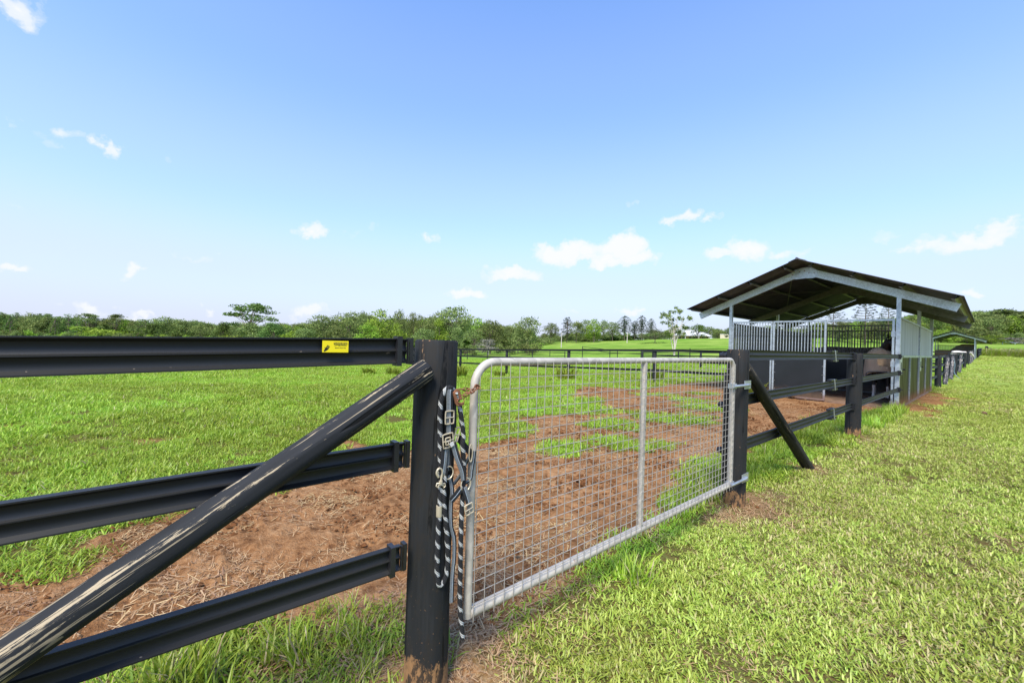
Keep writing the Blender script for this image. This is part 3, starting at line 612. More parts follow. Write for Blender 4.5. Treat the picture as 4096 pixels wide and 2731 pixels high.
def sample(n, r0, r1, a0=-R(66), a1=R(66)):
    u = rng.random(n); r = np.sqrt(r0 ** 2 + u * (r1 ** 2 - r0 ** 2)); a = va + a0 + rng.random(n) * (a1 - a0)
    return r * np.sin(a), r * np.cos(a)
def area(r0, r1, a=R(132)): return a / 2 * (r1 ** 2 - r0 ** 2)
def inside_stable(x, y): return (x < -1.38) & (x > -5.4) & (y > 13.45) & (y < 22.3)
def mkscatter(name, bands, accept, src, label, sc=(.8, 1.25), tilt=.12, tint=None):
    PX_, PY_, SC_ = [], [], []
    for r0, r1, dens, smul in bands:
        x, y = sample(int(area(r0, r1) * dens), r0, r1); m_ = masks(x, y); p = accept(x, y, m_); k = rng.random(len(x)) < p
        PX_.append(x[k]); PY_.append(y[k]); SC_.append(np.full(k.sum(), smul) * rng.uniform(*sc, k.sum()))
    x, y, s = map(np.concatenate, (PX_, PY_, SC_)); z, _ = groundz(x, y); m_ = masks(x, y); n = len(x)
    rot = np.stack([rng.normal(0, tilt, n), rng.normal(0, tilt, n), rng.uniform(0, 6.283, n)], -1)
    ti = tint(x, y, m_) if tint else np.zeros(n)
    hue = np.clip((fbm(x * .7, y * .7, 3, 91) - .5) * (.5 if name == 'lawn_grass' else .9) + .5 + rng.normal(0, .14, n), 0, 1)
    # clumps: patches of taller grass
    s = s * ((.8 + .4 * fbm(x * 1.6, y * 1.6, 3, 97)) if name == 'lawn_grass' else (.5 + 1.0 * fbm(x * 1.6, y * 1.6, 3, 97)))
    return scatter(name, np.stack([x, y, z], -1), rot, s, ti, hue, rng.integers(0, len(src), n), src, label)
def acc_lawn(x, y, m): return m[2] * (1 - m[0] * .96) * (1 - m[1] * .75) * ~inside_stable(x, y)
def acc_pad(x, y, m): return (1 - m[2]) * np.clip(1 - m[0] * 1.02, 0.0, 1) * ~inside_stable(x, y) * np.where(x > -1.41, m[4] + .2, 1)
mkscatter('lawn_grass', [(.7, 6, 170, 1.0), (6, 14, 80, 1.25), (14, 30, 15, 1.8), (30, 60, 4, 2.6), (60, 104, 1.3, 4)], acc_lawn, T_lawn, ('short mown lawn grass right of the fence', 'grass'),
          tint=lambda x, y, m: np.clip(.06 + m[3] * .26 + m[1] * .4 + rng.normal(0, .07, len(x)), 0, 1))
mkscatter('paddock_grass', [(1.2, 7, 120, 1.0), (7, 16, 55, 1.25), (16, 32, 14, 1.7), (32, 60, 3.5, 2.4)], acc_pad, T_pad, ('lush green paddock grass left of the fence', 'grass'),
          tint=lambda x, y, m: np.clip(.04 + rng.normal(0, .03, len(x)), 0, 1))
# longer grass left along the rails where the mower cannot reach
def acc_long(x, y, m):
    sg = np.clip(.5 + inpoly(x, y, STRAWP) / .15, 0, 1) * (x < -1.38) * (x > -2.1) * (y < .7) * np.clip((fbm(x * 3, y * 3, 2, 41) - .36) * 6, 0, 1)
    st = m[4] * .8; hg = np.clip(.5 + inpoly(x, y, HINGE) / .1, 0, 1)
    edge = np.exp(-((x + 1.38) / .10) ** 2) * (y > 9) * (y < 13.3) + np.exp(-((x + 1.25) / .16) ** 2) * (y > 1.8) * (y < 3.5) * .2
    return np.clip(sg * .85 + st * .8 + hg * .4 + edge, 0, 1) * ~inside_stable(x, y)
mkscatter('long_grass', [(1.0, 5, 60, .8), (5, 15, 34, .95)], acc_long, T_long, ('longer unmown grass along the fence line', 'grass'), sc=(.6, 1.1), tint=lambda x, y, m: np.clip(.06 + m[1] * .25 + rng.normal(0, .05, len(x)), 0, 1))
def acc_straw(x, y, m): return np.clip(m[0] * (.08 + 1.5 * np.clip(fbm(x * 1.7, y * 1.7, 3, 55) - .38, 0, 1)) + m[1] * .8 + .05 * m[2], 0, 1)
mkscatter('straw_litter', [(1.0, 5, 85, 1.0), (5, 12, 40, 1.1), (12, 20, 12, 1.5)], acc_straw, T_straw, ('dry cut grass scattered over the red soil', 'straw'), tilt=.06,
          tint=lambda x, y, m: rng.uniform(0, .4, len(x)))

def crumb_src(name, seed, n=16):
    rr = random.Random(seed); mb = MB()
    for i in range(n):
        a = rr.uniform(0, 6.283); d = .11 * math.sqrt(rr.random()); c = Vector((d * math.cos(a), d * math.sin(a), .002)); r = rr.uniform(.004, .012) if i else rr.uniform(.012, .022); vs = []
        for q_ in ((0, 0, 1), (1, 0, .2), (.3, .95, .1), (-.8, .6, .2), (-.8, -.6, .1), (.3, -.95, .2), (0, 0, -.6)): vs.append(c + Vector(q_) * r * rr.uniform(.7, 1.25))
        mb.add(vs, [(0, j, j % 5 + 1) for j in range(1, 6)] + [(6, j % 5 + 1, j) for j in range(1, 6)])
    return bpy.data.objects.new(name, mb.mesh(name, M['crumb'], False))
T_crumb = [crumb_src('soil_crumb', s) for s in (51, 52, 53)]
mkscatter('soil_crumbs', [(1.0, 5, 45, 1.0), (5, 13, 22, 1.3)], lambda x, y, m: np.clip(m[0] - m[1] * .4, 0, 1) * np.clip((fbm(x * 1.5 + 5, y * 1.5, 3, 77) - .42) * 7, .04, 1) * ~inside_stable(x, y), T_crumb, ('crumbs and small clods of red soil', 'soil'))

# ------------------------------------------------------------------ rail fences
FX = -1.41
def rail_profile(h=.098, d=.030):
    a = h / 2
    h1 = [(.010, a), (.010, a - .004), (.004, a - .008), (-.003, a * .72), (-.006, a * .5), (-.004, a * .24), (-.001, a * .1), (.005, .0016)]
    front = h1 + [(p, -q) for p, q in reversed(h1)]
    return front + [(-d * .5, -a), (-d * .5, a)]
def make_rail(y0, z0, y1, z1, parent, X=FX, h=.098, mat='vinyl', x1=None, full=True):
    mb = MB(); pr = rail_profile(h) if full else [(.012, h / 2), (.012, -h / 2), (-.012, -h / 2), (-.012, h / 2)]
    # +X is the side toward the lawn (the photographer)
    p0 = Vector((X, y0, z0)); p1 = Vector((X if x1 is None else x1, y1, z1)); t = (p1 - p0).normalized()
    ax = t.cross(Vector((0, 0, 1))).normalized()
    mb.extrude(pr, p0, p1, ax, Vector((0, 0, 1)))
    return mb.build('rail', M[mat], parent, smooth=35)
def add_post(parent, x, y, z, h, r0=.092, r1=.088, mat='post', seed=1, lean=(0, 0), n=32):
    me = pole_mesh('post', h + .3, r0, r1, M[mat], n=n, seed=seed, seg=8)
    o = bpy.data.objects.new('post', me); COL.objects.link(o); o.parent = parent
    # shift mesh so that local z=0 is the ground line
    for v in me.vertices: v.co.z -= .3
    o.location = Vector((x, y, z)) - worldorg(parent); o.rotation_euler = (lean[0], lean[1], 0)
    return o
def add_brace(parent, p0, p1, r0, r1, mat, seed=3):
    p0, p1 = Vector(p0), Vector(p1)
    me = pole_mesh('brace', (p1 - p0).length, r0, r1, M[mat], n=28, seed=seed, seg=10, wob=.003)
    o = bpy.data.objects.new('brace', me); COL.objects.link(o); aim(o, p0, p1, parent); return o

# -- near fence, left section ending at the gate latch post
F1 = empty('rail_fence', (FX, .785, 0), 'black round post fence with peeling diagonal brace and three rails left of the gate', 'fence', 'black rail fences')
p1 = add_post(F1, FX, .785, 0, 1.353, .087, .086, seed=4, lean=(0, R(.0)))
tag(p1, 'thick black gate post with soil stained foot')
add_post(F1, FX, -2.6, 0, 1.33, .09, .088, seed=5)
b1 = add_brace(F1, (-1.325, -1.38, -.03), (-1.345, .715, 1.243), .047, .043, 'brace', seed=8); tag(b1, 'diagonal brace with peeling paint')
k = MB(); c_, s_ = None, None
for (t_, sz) in ((.56, .020), (.80, .016)):            # knots standing proud on the brace
    P0, P1 = Vector((-1.325, -1.38, -.03)), Vector((-1.345, .715, 1.243)); ctr = P0.lerp(P1, t_); n_ = Vector((.92, -.15, .38)).normalized(); ctr = ctr + n_ * .038
    vs, fs = [], []
    for i in range(5):
        ph = i / 4 * 1.4
        for j in range(12): aa = j / 12 * 6.283; u_ = (P1 - P0).normalized(); w_ = n_.cross(u_); vs.append(ctr + (u_ * math.cos(aa) * 1.35 + w_ * math.sin(aa)) * sz * math.sin(ph + .15) + n_ * .011 * math.cos(ph))
    for i in range(4):
        for j in range(12): fs.append((i * 12 + j, i * 12 + (j + 1) % 12, (i + 1) * 12 + (j + 1) % 12, (i + 1) * 12 + j))
    fs.append(tuple(range(12))[::-1]); k = MB(); k.add(vs, fs); k.build('knot', M['post_far'], b1, smooth=60)
LR_ = [(1.24, 1.308), (.915, .925), (.60, .545)]
for z0, z1 in LR_:
    make_rail(-2.6, z0 - .01, .605, z1, F1, X=-1.385, h=.092)
def clamp_at(parent, y, z, X=-1.385, s=-1, h=.098):
    """folded rail end with its black strap beside the post"""
    mb = MB(); hh = h / 2 + .004
    pr = [(a * .75 - .002, b * .985) for a, b in rail_profile(h)]
    mb.extrude(pr, Vector((X, y - .058, z)), Vector((X, y - .018, z)), Vector((1, 0, 0)), Vector((0, 0, 1)))
    mb.b2((X - .022, y - .062, z - hh - .004), (X + .020, y - .044, z + hh + .004))
    mb.b2((X + .002, y - .0185, z - hh + .004), (X + .013, y - .0155, z + hh - .004))
    mb.b2((X - .02, y - .010, z - hh + .001), (X + .010, y + .004, z + hh - .001))
    return mb.build('rail_clamp', M['plastic'], parent, smooth=40)
for z0, z1 in LR_: clamp_at(F1, .665, z1, h=.092)

# -- near fence, right section from the hinge post to the stable
F2 = empty('rail_fence', (FX, 3.75, 0), 'black post and rail fence between the wire gate and the stable', 'fence', 'black rail fences')
tag(add_post(F2, FX, 3.75, 0, 1.353, .090, .088, seed=11), 'thick hinge post carrying the wire gate')
add_post(F2, FX, 8.46, 0, 1.353, .106, .104, seed=12)
tag(add_brace(F2, (-1.335, 5.76, -.06), (-1.36, 3.79, 1.20), .056, .052, 'brace_dark', seed=21), 'thin dark diagonal brace')
RZ = [1.306, .905, .50]
for z_ in RZ:
    make_rail(3.83, z_, 8.36, z_, F2); make_rail(8.55, z_, 13.47, z_, F2)
for z_ in RZ:                      # strainers near the middle post, end brackets and insulator knobs
    mb = MB(); y_ = 7.0; mb.tube([(FX + .03, y_, z_ + .075), (FX + .032, y_ + .06, z_ - .078)], .009, 8)
    o = mb.build('strainer', M['galv'], F2, smooth=40)
    mb = MB(); mb.box((FX + .004, y_, z_ + .064), (.055, .30, .022)); mb.box((FX + .004, y_ + .06, z_ - .066), (.055, .30, .022)); mb.build('strainer_plate', M['plastic'], o)
    for yy in (8.345, 13.455):
        mb = MB(); mb.b2((FX - .03, yy - .018, z_ - .062), (FX + .035, yy + .018, z_ + .062)); mb.box((FX + .02, yy + .012, z_), (.045, .045, .06))
        if yy > 9: mb.tube([(FX + .03, yy, z_ + .005), (FX + .07, yy + .03, z_ + .005)], .012, 8)
        mb.build('rail_bracket', M['plastic'], F2)
    mb = MB()
    for dx, rr in ((0, .030), (.016, .024), (.032, .030), (.048, .024)): mb.tube([(FX - .088 - dx, 3.76, z_ - (0.01 if z_ > 1 else .05)), (FX - .104 - dx, 3.76, z_ - (0.01 if z_ > 1 else .05))], rr, 12)
    mb.build('insulator', M['plastic'], F2, smooth=40)
mb = MB(); mb.tube([(FX - .07, 3.675, 1.15), (FX - .07, 3.675, .2)], .013, 8); mb.build('cable_conduit', M['plastic'], F2, smooth=40)

# -- wire mesh gate
GX = -1.34
G0y, G1y, GZ0, GZ1 = .925, 3.47, .235, 1.268
GT = empty('wire_gate', (GX, G1y, GZ0), 'galvanised tube farm gate filled with square wire mesh', 'gate')
rt = .0175; cr = .10
pth = [(GX, G0y, GZ0), (GX, G0y, GZ1 - cr)] + [(GX, G0y + cr - cr * math.cos(a), GZ1 - cr + cr * math.sin(a)) for a in [R(x) for x in range(10, 91, 10)]]
cr2 = .07
pth += [(GX, G1y - cr2 + cr2 * math.sin(a), GZ1 - cr2 + cr2 * math.cos(a)) for a in [R(x) for x in range(0, 91, 15)]] + [(GX, G1y, GZ0)]
mb = MB(); mb.tube(pth, rt, 16); mb.build('tube_frame', M['gate_tube'], GT, smooth=50)
mb = MB(); mb.tube([(GX, G0y + rt * .4, GZ0 + .015), (GX, G1y - rt * .4, GZ0 + .02)], .0225, 16); mb.build('bottom_tube', M['gate_tube'], GT, smooth=50)
MIDY = 2.17
mb = MB(); mb.tube([(GX, MIDY, GZ0 + .02), (GX, MIDY, GZ1 - .012)], .0165, 12); mb.build('middle_stile', M['gate_tube'], GT, smooth=50)
nh = 21; wx = GX + .021
mb = MB(); mb.tube([(0, 0, 0), (0, G1y - G0y - .005, 0)], .0018, 6); hw = mb.mesh('wire', M['gate_wire'], True)
mb = MB(); mb.tube([(0, 0, 0), (0, 0, 1)], .0018, 6); vw = mb.mesh('wire', M['gate_wire'], True)
for i in range(1, nh):
    z_ = GZ1 - .018 - i * (GZ1 - GZ0 - .02) / nh; y0 = G0y + (.055 if z_ > GZ1 - .075 else (.012 if z_ > GZ1 - .13 else 0)); 
    o = inst('wire', hw, (wx, y0 + .004, z_), GT, scale=(1, (G1y - y0 - .006) / (G1y - G0y - .005), 1), rot=(rng.normal(0, .0007), 0, 0))
nv = 49
for i in range(nv):
    y_ = G0y + .012 + i * (G1y - G0y - .024) / (nv - 1); zt = GZ1 - .004
    if y_ < G0y + cr: zt = GZ1 - cr + math.sqrt(max(0, cr ** 2 - (G0y + cr - y_) ** 2)) - .004
    if y_ > G1y - cr2: zt = GZ1 - cr2 + math.sqrt(max(0, cr2 ** 2 - (y_ - G1y + cr2) ** 2)) - .004
    inst('wire', vw, (wx + .0035, y_, GZ0 - .012), GT, scale=(1, 1, zt - GZ0 + .014), rot=(rng.normal(0, .0008), 0, 0))
for z_, nm in ((1.055, 'hinge'), (.262, 'hinge')):
    mb = MB(); mb.b2((GX + .016, G1y + .20, z_ - .035), (GX + .022, G1y + .33, z_ + .035)); mb.tube([(GX + .028, G1y - .05, z_), (GX + .032, G1y + .22, z_), (GX + .026, G1y + .28, z_)], .012, 10)
    mb.b2((GX - .022, G1y - .03, z_ - .02), (GX + .022, G1y + .03, z_ + .02)); mb.build('hinge', M['galv'], GT, smooth=40)

# -- warning sticker
pa, pb = at_x(1290, 1364, -1.371), at_x(1393, 1406, -1.371)
SG = empty('warning_sign', ((pa.x + pb.x) / 2, (pa.y + pb.y) / 2, (pa.z + pb.z) / 2), 'yellow warning sticker with black hand on the top black rail', 'sign')
sy0, sy1, sz0, sz1 = pa.y, pb.y, pb.z - .003, pa.z + .002; sw, sh = sy1 - sy0, sz1 - sz0; sx_ = -1.3715
mb = MB(); mb.b2((sx_ - .0006, sy0, sz0), (sx_ + .0006, sy1, sz1)); mb.build('plate', M['yellow'], SG)
mb = MB(); mb.b2((sx_ + .0007, sy0 + sw * .42, sz1 - sh * .30), (sx_ + .0012, sy0 + sw * .95, sz1 - sh * .12)); mb.build('heading_bar', M['ink'], SG)
def lettering(txt, yc, zc, size, mat, depth, parent=None, wide=1.0):
    c = bpy.data.curves.new('lettering', 'FONT'); c.body = txt; c.size = size; c.align_x = 'CENTER'; c.align_y = 'CENTER'; c.resolution_u = 2; c.extrude = .00008; c.offset = size * .012
    tmp = bpy.data.objects.new('tmp', c); COL.objects.link(tmp); dg = bpy.context.evaluated_depsgraph_get(); me = bpy.data.meshes.new_from_object(tmp.evaluated_get(dg)); bpy.data.objects.remove(tmp)
    me.materials.clear(); me.materials.append(mat); o = bpy.data.objects.new('lettering', me); COL.objects.link(o); o.parent = SG
    o.matrix_local = Matrix.Translation(Vector((depth, yc, zc)) - worldorg(SG)) @ Matrix(((0, 0, 1, 0), (1, 0, 0, 0), (0, 1, 0, 0), (0, 0, 0, 1))) @ Matrix.Diagonal((wide, 1, 1, 1))
    return o
lettering('WARNING', sy0 + sw * .685, sz1 - sh * .21, sh * .21, M['yellow'], sx_ + .0015, wide=1.25)
lettering('ATTENTION', sy0 + sw * .685, sz1 - sh * .40, sh * .155, M['ink'], sx_ + .0010, wide=1.15)
lettering('Electric Fence Rail', sy0 + sw * .685, sz1 - sh * .60, sh * .115, M['ink'], sx_ + .0010, wide=1.05)
mb = MB(); hc = (sy0 + sw * .17, sz0 + sh * .33)
def quad2(y0, z0, y1, z1, w0, w1): 
    d = Vector((y1 - y0, z1 - z0)).normalized(); n = Vector((-d.y, d.x)); X_ = sx_ + .0010
    mb.add([(X_, y0 + n.x * w0, z0 + n.y * w0), (X_, y0 - n.x * w0, z0 - n.y * w0), (X_, y1 - n.x * w1, z1 - n.y * w1), (X_, y1 + n.x * w1, z1 + n.y * w1)], [(0, 1, 2, 3)])
quad2(hc[0] - sh * .22, hc[1] - sh * .24, hc[0] + sh * .02, hc[1] + sh * .02, sh * .05, sh * .13)
for k_ in range(4): quad2(hc[0] - sh * .07 + k_ * sh * .045, hc[1] + sh * .09 - k_ * sh * .055, hc[0] + sh * (.08 + .05 * k_), hc[1] + sh * (.31 - .04 * k_), sh * .022, sh * .016)
quad2(hc[0] - sh * .06, hc[1] - sh * .08, hc[0] - sh * .20, hc[1] + sh * .10, sh * .028, sh * .018); mb.build('hand_symbol', M['ink'], SG)

# ------------------------------------------------------------------ tack hanging on the latch post
def catmull(P, n=8):
    P = [Vector(p) for p in P]; out = []
    for i in range(len(P) - 1):
        a, b, c, d = P[max(i - 1, 0)], P[i], P[i + 1], P[min(i + 2, len(P) - 1)]
        for k in range(n):
            t = k / n; out.append(.5 * ((2 * b) + (c - a) * t + (2 * a - 5 * b + 4 * c - d) * t * t + (3 * b - a - 3 * c + d) * t ** 3))
    out.append(P[-1]); return out
def rope_mesh(path, r, name='lead_rope', n=12, step=.006):
    P = catmull(path, 10); L0 = [0]
    for a, b in zip(P, P[1:]): L0.append(L0[-1] + (b - a).length)
    m_ = int(L0[-1] / step); Q = []; j = 0
    for i in range(m_ + 1):
        s = L0[-1] * i / m_
        while j < len(L0) - 2 and L0[j + 1] < s: j += 1
        Q.append(P[j].lerp(P[j + 1], (s - L0[j]) / max(1e-9, L0[j + 1] - L0[j])))
    mb = MB(); mb.tube(Q, [r * (1 + .05 * math.sin(i * 2.1)) for i in range(len(Q))], n); me = mb.mesh(name, M['rope'], True)
    uv = me.uv_layers.new(name='UVMap'); k = len(Q)
    for p in me.polygons:
        vi = list(p.vertices); us = [v % n for v in vi]
        wrap = max(us) == n - 1 and min(us) == 0 and len(vi) == 4
        for li, v in zip(p.loop_indices, vi):
            u = v % n
            if wrap and u == 0: u = n
            uv.data[li].uv = (u / n, (v // n) * L0[-1] / m_)
    return me
def ax(px, py, X): return at_x(px, py, X)
c45 = 250 / 933  # crop scales used when reading the photograph: crop x 1750.., y 1480..
def q5(x, y, X): return at_x(1750 + x * .2680, 1480 + y * .2680, X)
def q4(x, y, X): return at_x(1550 + x * .5302, 1900 + y * .5302, X)
RX = -1.305
rp = [q5(330, 520, RX - .01), q5(345, 640, RX), q5(365, 800, RX), q5(385, 960, RX), q5(375, 1120, RX + .004), q5(390, 1350, RX), q5(395, 1560, RX), q4(565, 180, RX), q4(558, 320, RX), q4(553, 480, RX), q4(550, 700, RX - .01), q4(545, 900, RX - .012), q4(552, 1060, RX - .01), q4(566, 1232, RX - .008)]
rp0 = [q5(300, 470, RX - .02), q5(255, 330, RX - .02), q5(185, 262, RX + .002), q5(110, 310, RX + .004), q5(60, 430, RX + .002), q5(38, 640, RX), q5(40, 850, RX - .004), q5(42, 1050, RX - .006), q5(40, 1250, RX - .007), q5(45, 1450, RX - .008), q4(402, 100, RX - .008), q4(388, 330, RX - .010), q4(378, 560, RX - .012), q4(375, 740, RX - .012), q4(393, 828, RX - .010), q4(435, 780, RX - .008), q4(455, 640, RX - .006), q4(448, 450, RX - .004), q4(438, 330, RX - .004), q4(425, 200, RX - .004), q4(428, 60, RX - .002), q5(130, 1430, RX)]
LRp = empty('lead_rope', tuple(rp0[2]), 'black and white braided lead rope looped over the gate latch', 'rope')
for pts in (rp, rp0):
    me = rope_mesh(pts, .0095, 'rope_strand')
    for v in me.vertices: v.co -= LRp.location
    o = bpy.data.objects.new('rope_strand', me); COL.objects.link(o); o.parent = LRp
# snap hook and ferrule on the rope
mb = MB(); a0 = q4(402, 20, RX + .004)
hk = [q4(385, 15, RX + .006), q4(372, -12, RX + .006), q4(378, -40, RX + .006), q4(396, -52, RX + .006), q4(412, -30, RX + .006), q4(405, 30, RX + .006), q4(402, 55, RX + .006)]
mb.tube(catmull(hk, 4), .0045, 8); mb.tube([q4(402, 40, RX + .006), q4(402, 65, RX + .006)], .0075, 8)
mb.tube([q4(372, 62, RX + .006), q4(432, 62, RX + .006), q4(436, 80, RX + .006), q4(425, 92, RX + .006), q4(418, 75, RX + .006), q4(384, 75, RX + .006), q4(380, 92, RX + .006), q4(368, 80, RX + .006)], .0032, 6, closed=True)
mb.build('snap_hook', M['brass'], LRp, smooth=50)
mb = MB(); mb.tube([q4(390, 228, RX - .009), q4(389, 310, RX - .010)], .0115, 10); mb.build('ferrule', M['brass'], LRp, smooth=50)

HL = empty('horse_halter', tuple(q5(185, 300, RX)), 'grey and black webbing halter with metal buckles hanging beside the gate', 'halter')
def strap(pts, w, mats=('webbing_grey', 'webbing_black'), split=.55, pipe=True, parent=HL, thick=.004):
    """flat webbing facing the lawn with a pale piping line"""
    P = catmull(pts, 6); mb = MB(); fr = Vector((1, 0, 0))
    n = len(P); rows = []
    for i, p in enumerate(P):
        t = (P[min(i + 1, n - 1)] - P[max(i - 1, 0)]).normalized(); s = t.cross(fr).normalized() * (w / 2)
        rows.append((p, s))
    sgn = -1 if rows[0][1].y > 0 else 1
    def band(a, b, m, lift):
        vs = []
        for p, s in rows:
            s = s * sgn; vs += [p + s * a + fr * lift, p + s * b + fr * lift, p + s * b - fr * thick, p + s * a - fr * thick]
        fs = [(4 * i + j, 4 * i + (j + 1) % 4, 4 * i + 4 + (j + 1) % 4, 4 * i + 4 + j) for i in range(n - 1) for j in range(4)] + [(0, 1, 2, 3), tuple(4 * (n - 1) + j for j in (3, 2, 1, 0))]
        mb.add(vs, fs, m)
    q_ = 2 * split - 1
    band(-1, q_, 0, 0); band(q_, 1, 1, 0)
    if pipe: band(q_ - .06, q_ + .06, 2, .0012)
    return mb.build('strap', [M[mats[0]], M[mats[1]], M['webbing_white']], parent)
W5 = .0245
strap([q5(200, 288, RX + .012), q5(186, 340, RX + .014), q5(184, 600, RX + .014), q5(184, 950, RX + .012)], W5, ('webbing_black', 'webbing_grey'), .45)
strap([q5(250, 300, RX - .004), q5(262, 600, RX - .004), q5(258, 860, RX - .006)], .014, ('webbing_black', 'webbing_black'), .5, False)
strap([q5(110, 1150, RX + .010), q5(98, 1350, RX + .010), q5(72, 1555, RX + .008)], .025, ('webbing_grey', 'webbing_black'), .42)
strap([q5(185, 1160, RX + .0), q5(180, 1330, RX), q5(168, 1500, RX)], .017, ('webbing_black', 'webbing_grey'), .5, False)
strap([q5(240, 1090, RX + .016), q5(300, 1300, RX + .018), q5(375, 1500, RX + .018), q5(395, 1640, RX + .018)], .0235, ('webbing_black', 'webbing_grey'), .5)
strap([q5(310, 1000, RX - .01), q5(420, 1150, RX - .012), q5(540, 1270, RX - .012)], .024, ('webbing_black', 'webbing_black'), .5, False)
strap([q5(560, 1210, RX + .0), q5(545, 1330, RX), q5(520, 1480, RX), q5(500, 1620, RX), q4(588, 60, RX)], .013, ('webbing_black', 'webbing_grey'), .6)
strap([q5(480, 1290, RX - .01), q5(430, 1390, RX - .012), q5(350, 1560, RX - .012), q4(500, 70, RX - .012)], .013, ('webbing_black', 'webbing_grey'), .5, False)
strap([q4(560, 95, RX + .014), q4(520, 150, RX + .014), q4(480, 195, RX + .012)], .026, ('webbing_black', 'webbing_black'), .5)
strap([q4(580, 95, RX + .016), q4(598, 150, RX + .018), q4(614, 205, RX + .018)], .024, ('webbing_grey', 'webbing_black'), .55)
strap([q4(468, 0, RX - .004), q4(490, 110, RX - .004), q4(480, 250, RX - .004), q4(482, 380, RX - .004), q4(505, 480, RX - .004), q4(505, 620, RX - .004), q4(492, 760, RX - .002), q4(485, 958, RX - .0)], .0165, ('webbing_black', 'webbing_grey'), .45)
def ring(c, ry, rz, X, r=.0024, n=14, rot=0.0, name='ring', mat='brass', parent=HL):
    mb = MB(); c = Vector(c); mb.tube([c + Vector((0, ry * math.cos(a) * math.cos(rot) - rz * math.sin(a) * math.sin(rot), ry * math.cos(a) * math.sin(rot) + rz * math.sin(a) * math.cos(rot))) for a in [6.283 * i / n for i in range(n)]], r, 6, closed=True)
    return mb.build(name, M[mat], parent, smooth=50)
def buckle(c, w, h, X, rot=0.0, parent=HL, bar=True):
    c = Vector(c); mb = MB(); cr_ = math.cos(rot); sr_ = math.sin(rot); P = []
    for a in range(16):
        t = 6.283 * a / 16; y_ = w / 2 * max(-1, min(1, 1.35 * math.cos(t))); z_ = h / 2 * max(-1, min(1, 1.35 * math.sin(t))); P.append(c + Vector((0, y_ * cr_ - z_ * sr_, y_ * sr_ + z_ * cr_)))
    mb.tube(P, .0028, 6, closed=True)
    if bar: mb.tube([c + Vector((.002, -w / 2 * cr_, -w / 2 * sr_)), c + Vector((.002, w / 2 * cr_, w / 2 * sr_))], .002, 6); mb.tube([c, c + Vector((.004, sr_ * h * .45, -cr_ * h * .45))], .002, 6)
    return mb.build('buckle', M['brass'], parent, smooth=50)
buckle(q5(182, 705, RX + .016), .036, .048, RX)
buckle(q5(160, 1050, RX + .014), .044, .052, RX, .12); buckle(q5(158, 1060, RX + .018), .02, .026, RX, .12)
buckle(q5(290, 960, RX - .002), .018, .055, RX, -.3)
buckle(q4(615, 255, RX + .020), .036, .040, RX, .25)
ring(q4(590, 70, RX + .014), .022, .026, RX); ring(q5(497, 1235, RX + .004), .008, .035, RX); ring(q5(165, 1530, RX + .004), .020, .024, RX)
mb = MB(); c_ = q5(215, 1105, RX + .022); mb.box(c_, (.001, .016, .016), Matrix.Rotation(R(30), 3, 'X')); mb.build('care_tag', M['white_roof'], HL)

# rusty chain and hook latch
CH = empty('latch_chain', tuple(q5(290, 340, RX)), 'rusty chain with flat hook plate linking gate and post', 'chain')
links = [q5(345, 372, RX + .008), q5(405, 378, RX + .012), q5(450, 350, RX + .016), q5(495, 330, RX + .016), q5(540, 300, RX + .012), q5(580, 258, RX + .006), q5(610, 255, RX - .01)]
back = [q5(335, 280, RX - .03), q5(395, 288, RX - .045), q5(450, 282, RX - .06), q5(505, 275, RX - .06), q5(560, 262, RX - .04)]
def chain(P, w=.0075, r=.0022):
    for i, (a, b) in enumerate(zip(P, P[1:])):
        t = (b - a); L_ = t.length / 2 + .006; u = t.normalized(); s = u.cross(Vector((1, 0, .3))).normalized() if i % 2 else u.cross(Vector((0, .4, 1))).normalized(); c = (a + b) / 2; mb = MB()
        mb.tube([c + u * (L_ * math.cos(q_)) + s * (w * math.sin(q_)) for q_ in [6.283 * j / 14 for j in range(14)]], r, 6, closed=True); mb.build('link', M['rust'], CH, smooth=50)
chain(links); chain(back); chain([q5(545, 300, RX + .004), q5(575, 235, RX + .006), q5(625, 262, RX + .004)])
mb = MB(); hp = [(265, 300), (300, 278), (335, 300), (345, 345), (362, 395), (358, 440), (338, 448), (325, 400), (315, 340), (295, 322), (278, 345), (290, 410), (312, 480), (395, 488), (405, 510), (360, 532), (290, 532), (268, 500), (245, 400), (235, 340)]
F_ = [q5(a, b, RX + .018) for a, b in hp]; B_ = [p - Vector((.004, 0, 0)) for p in F_]; n_ = len(hp)
mb.add(F_ + B_, [tuple(range(n_)), tuple(range(2 * n_ - 1, n_ - 1, -1))] + [(i, n_ + i, n_ + (i + 1) % n_, (i + 1) % n_) for i in range(n_)]); mb.build('hook_plate', M['rust'], CH)
mb = MB(); mb.tube([q5(225, 356, RX - .01), q5(292, 345, RX + .028)], .0042, 8); mb.build('pin', M['nickel'], CH, smooth=50)
ring(q5(350, 455, RX + .022), .015, .010, RX, .0018, name='ring', mat='rust', parent=CH)

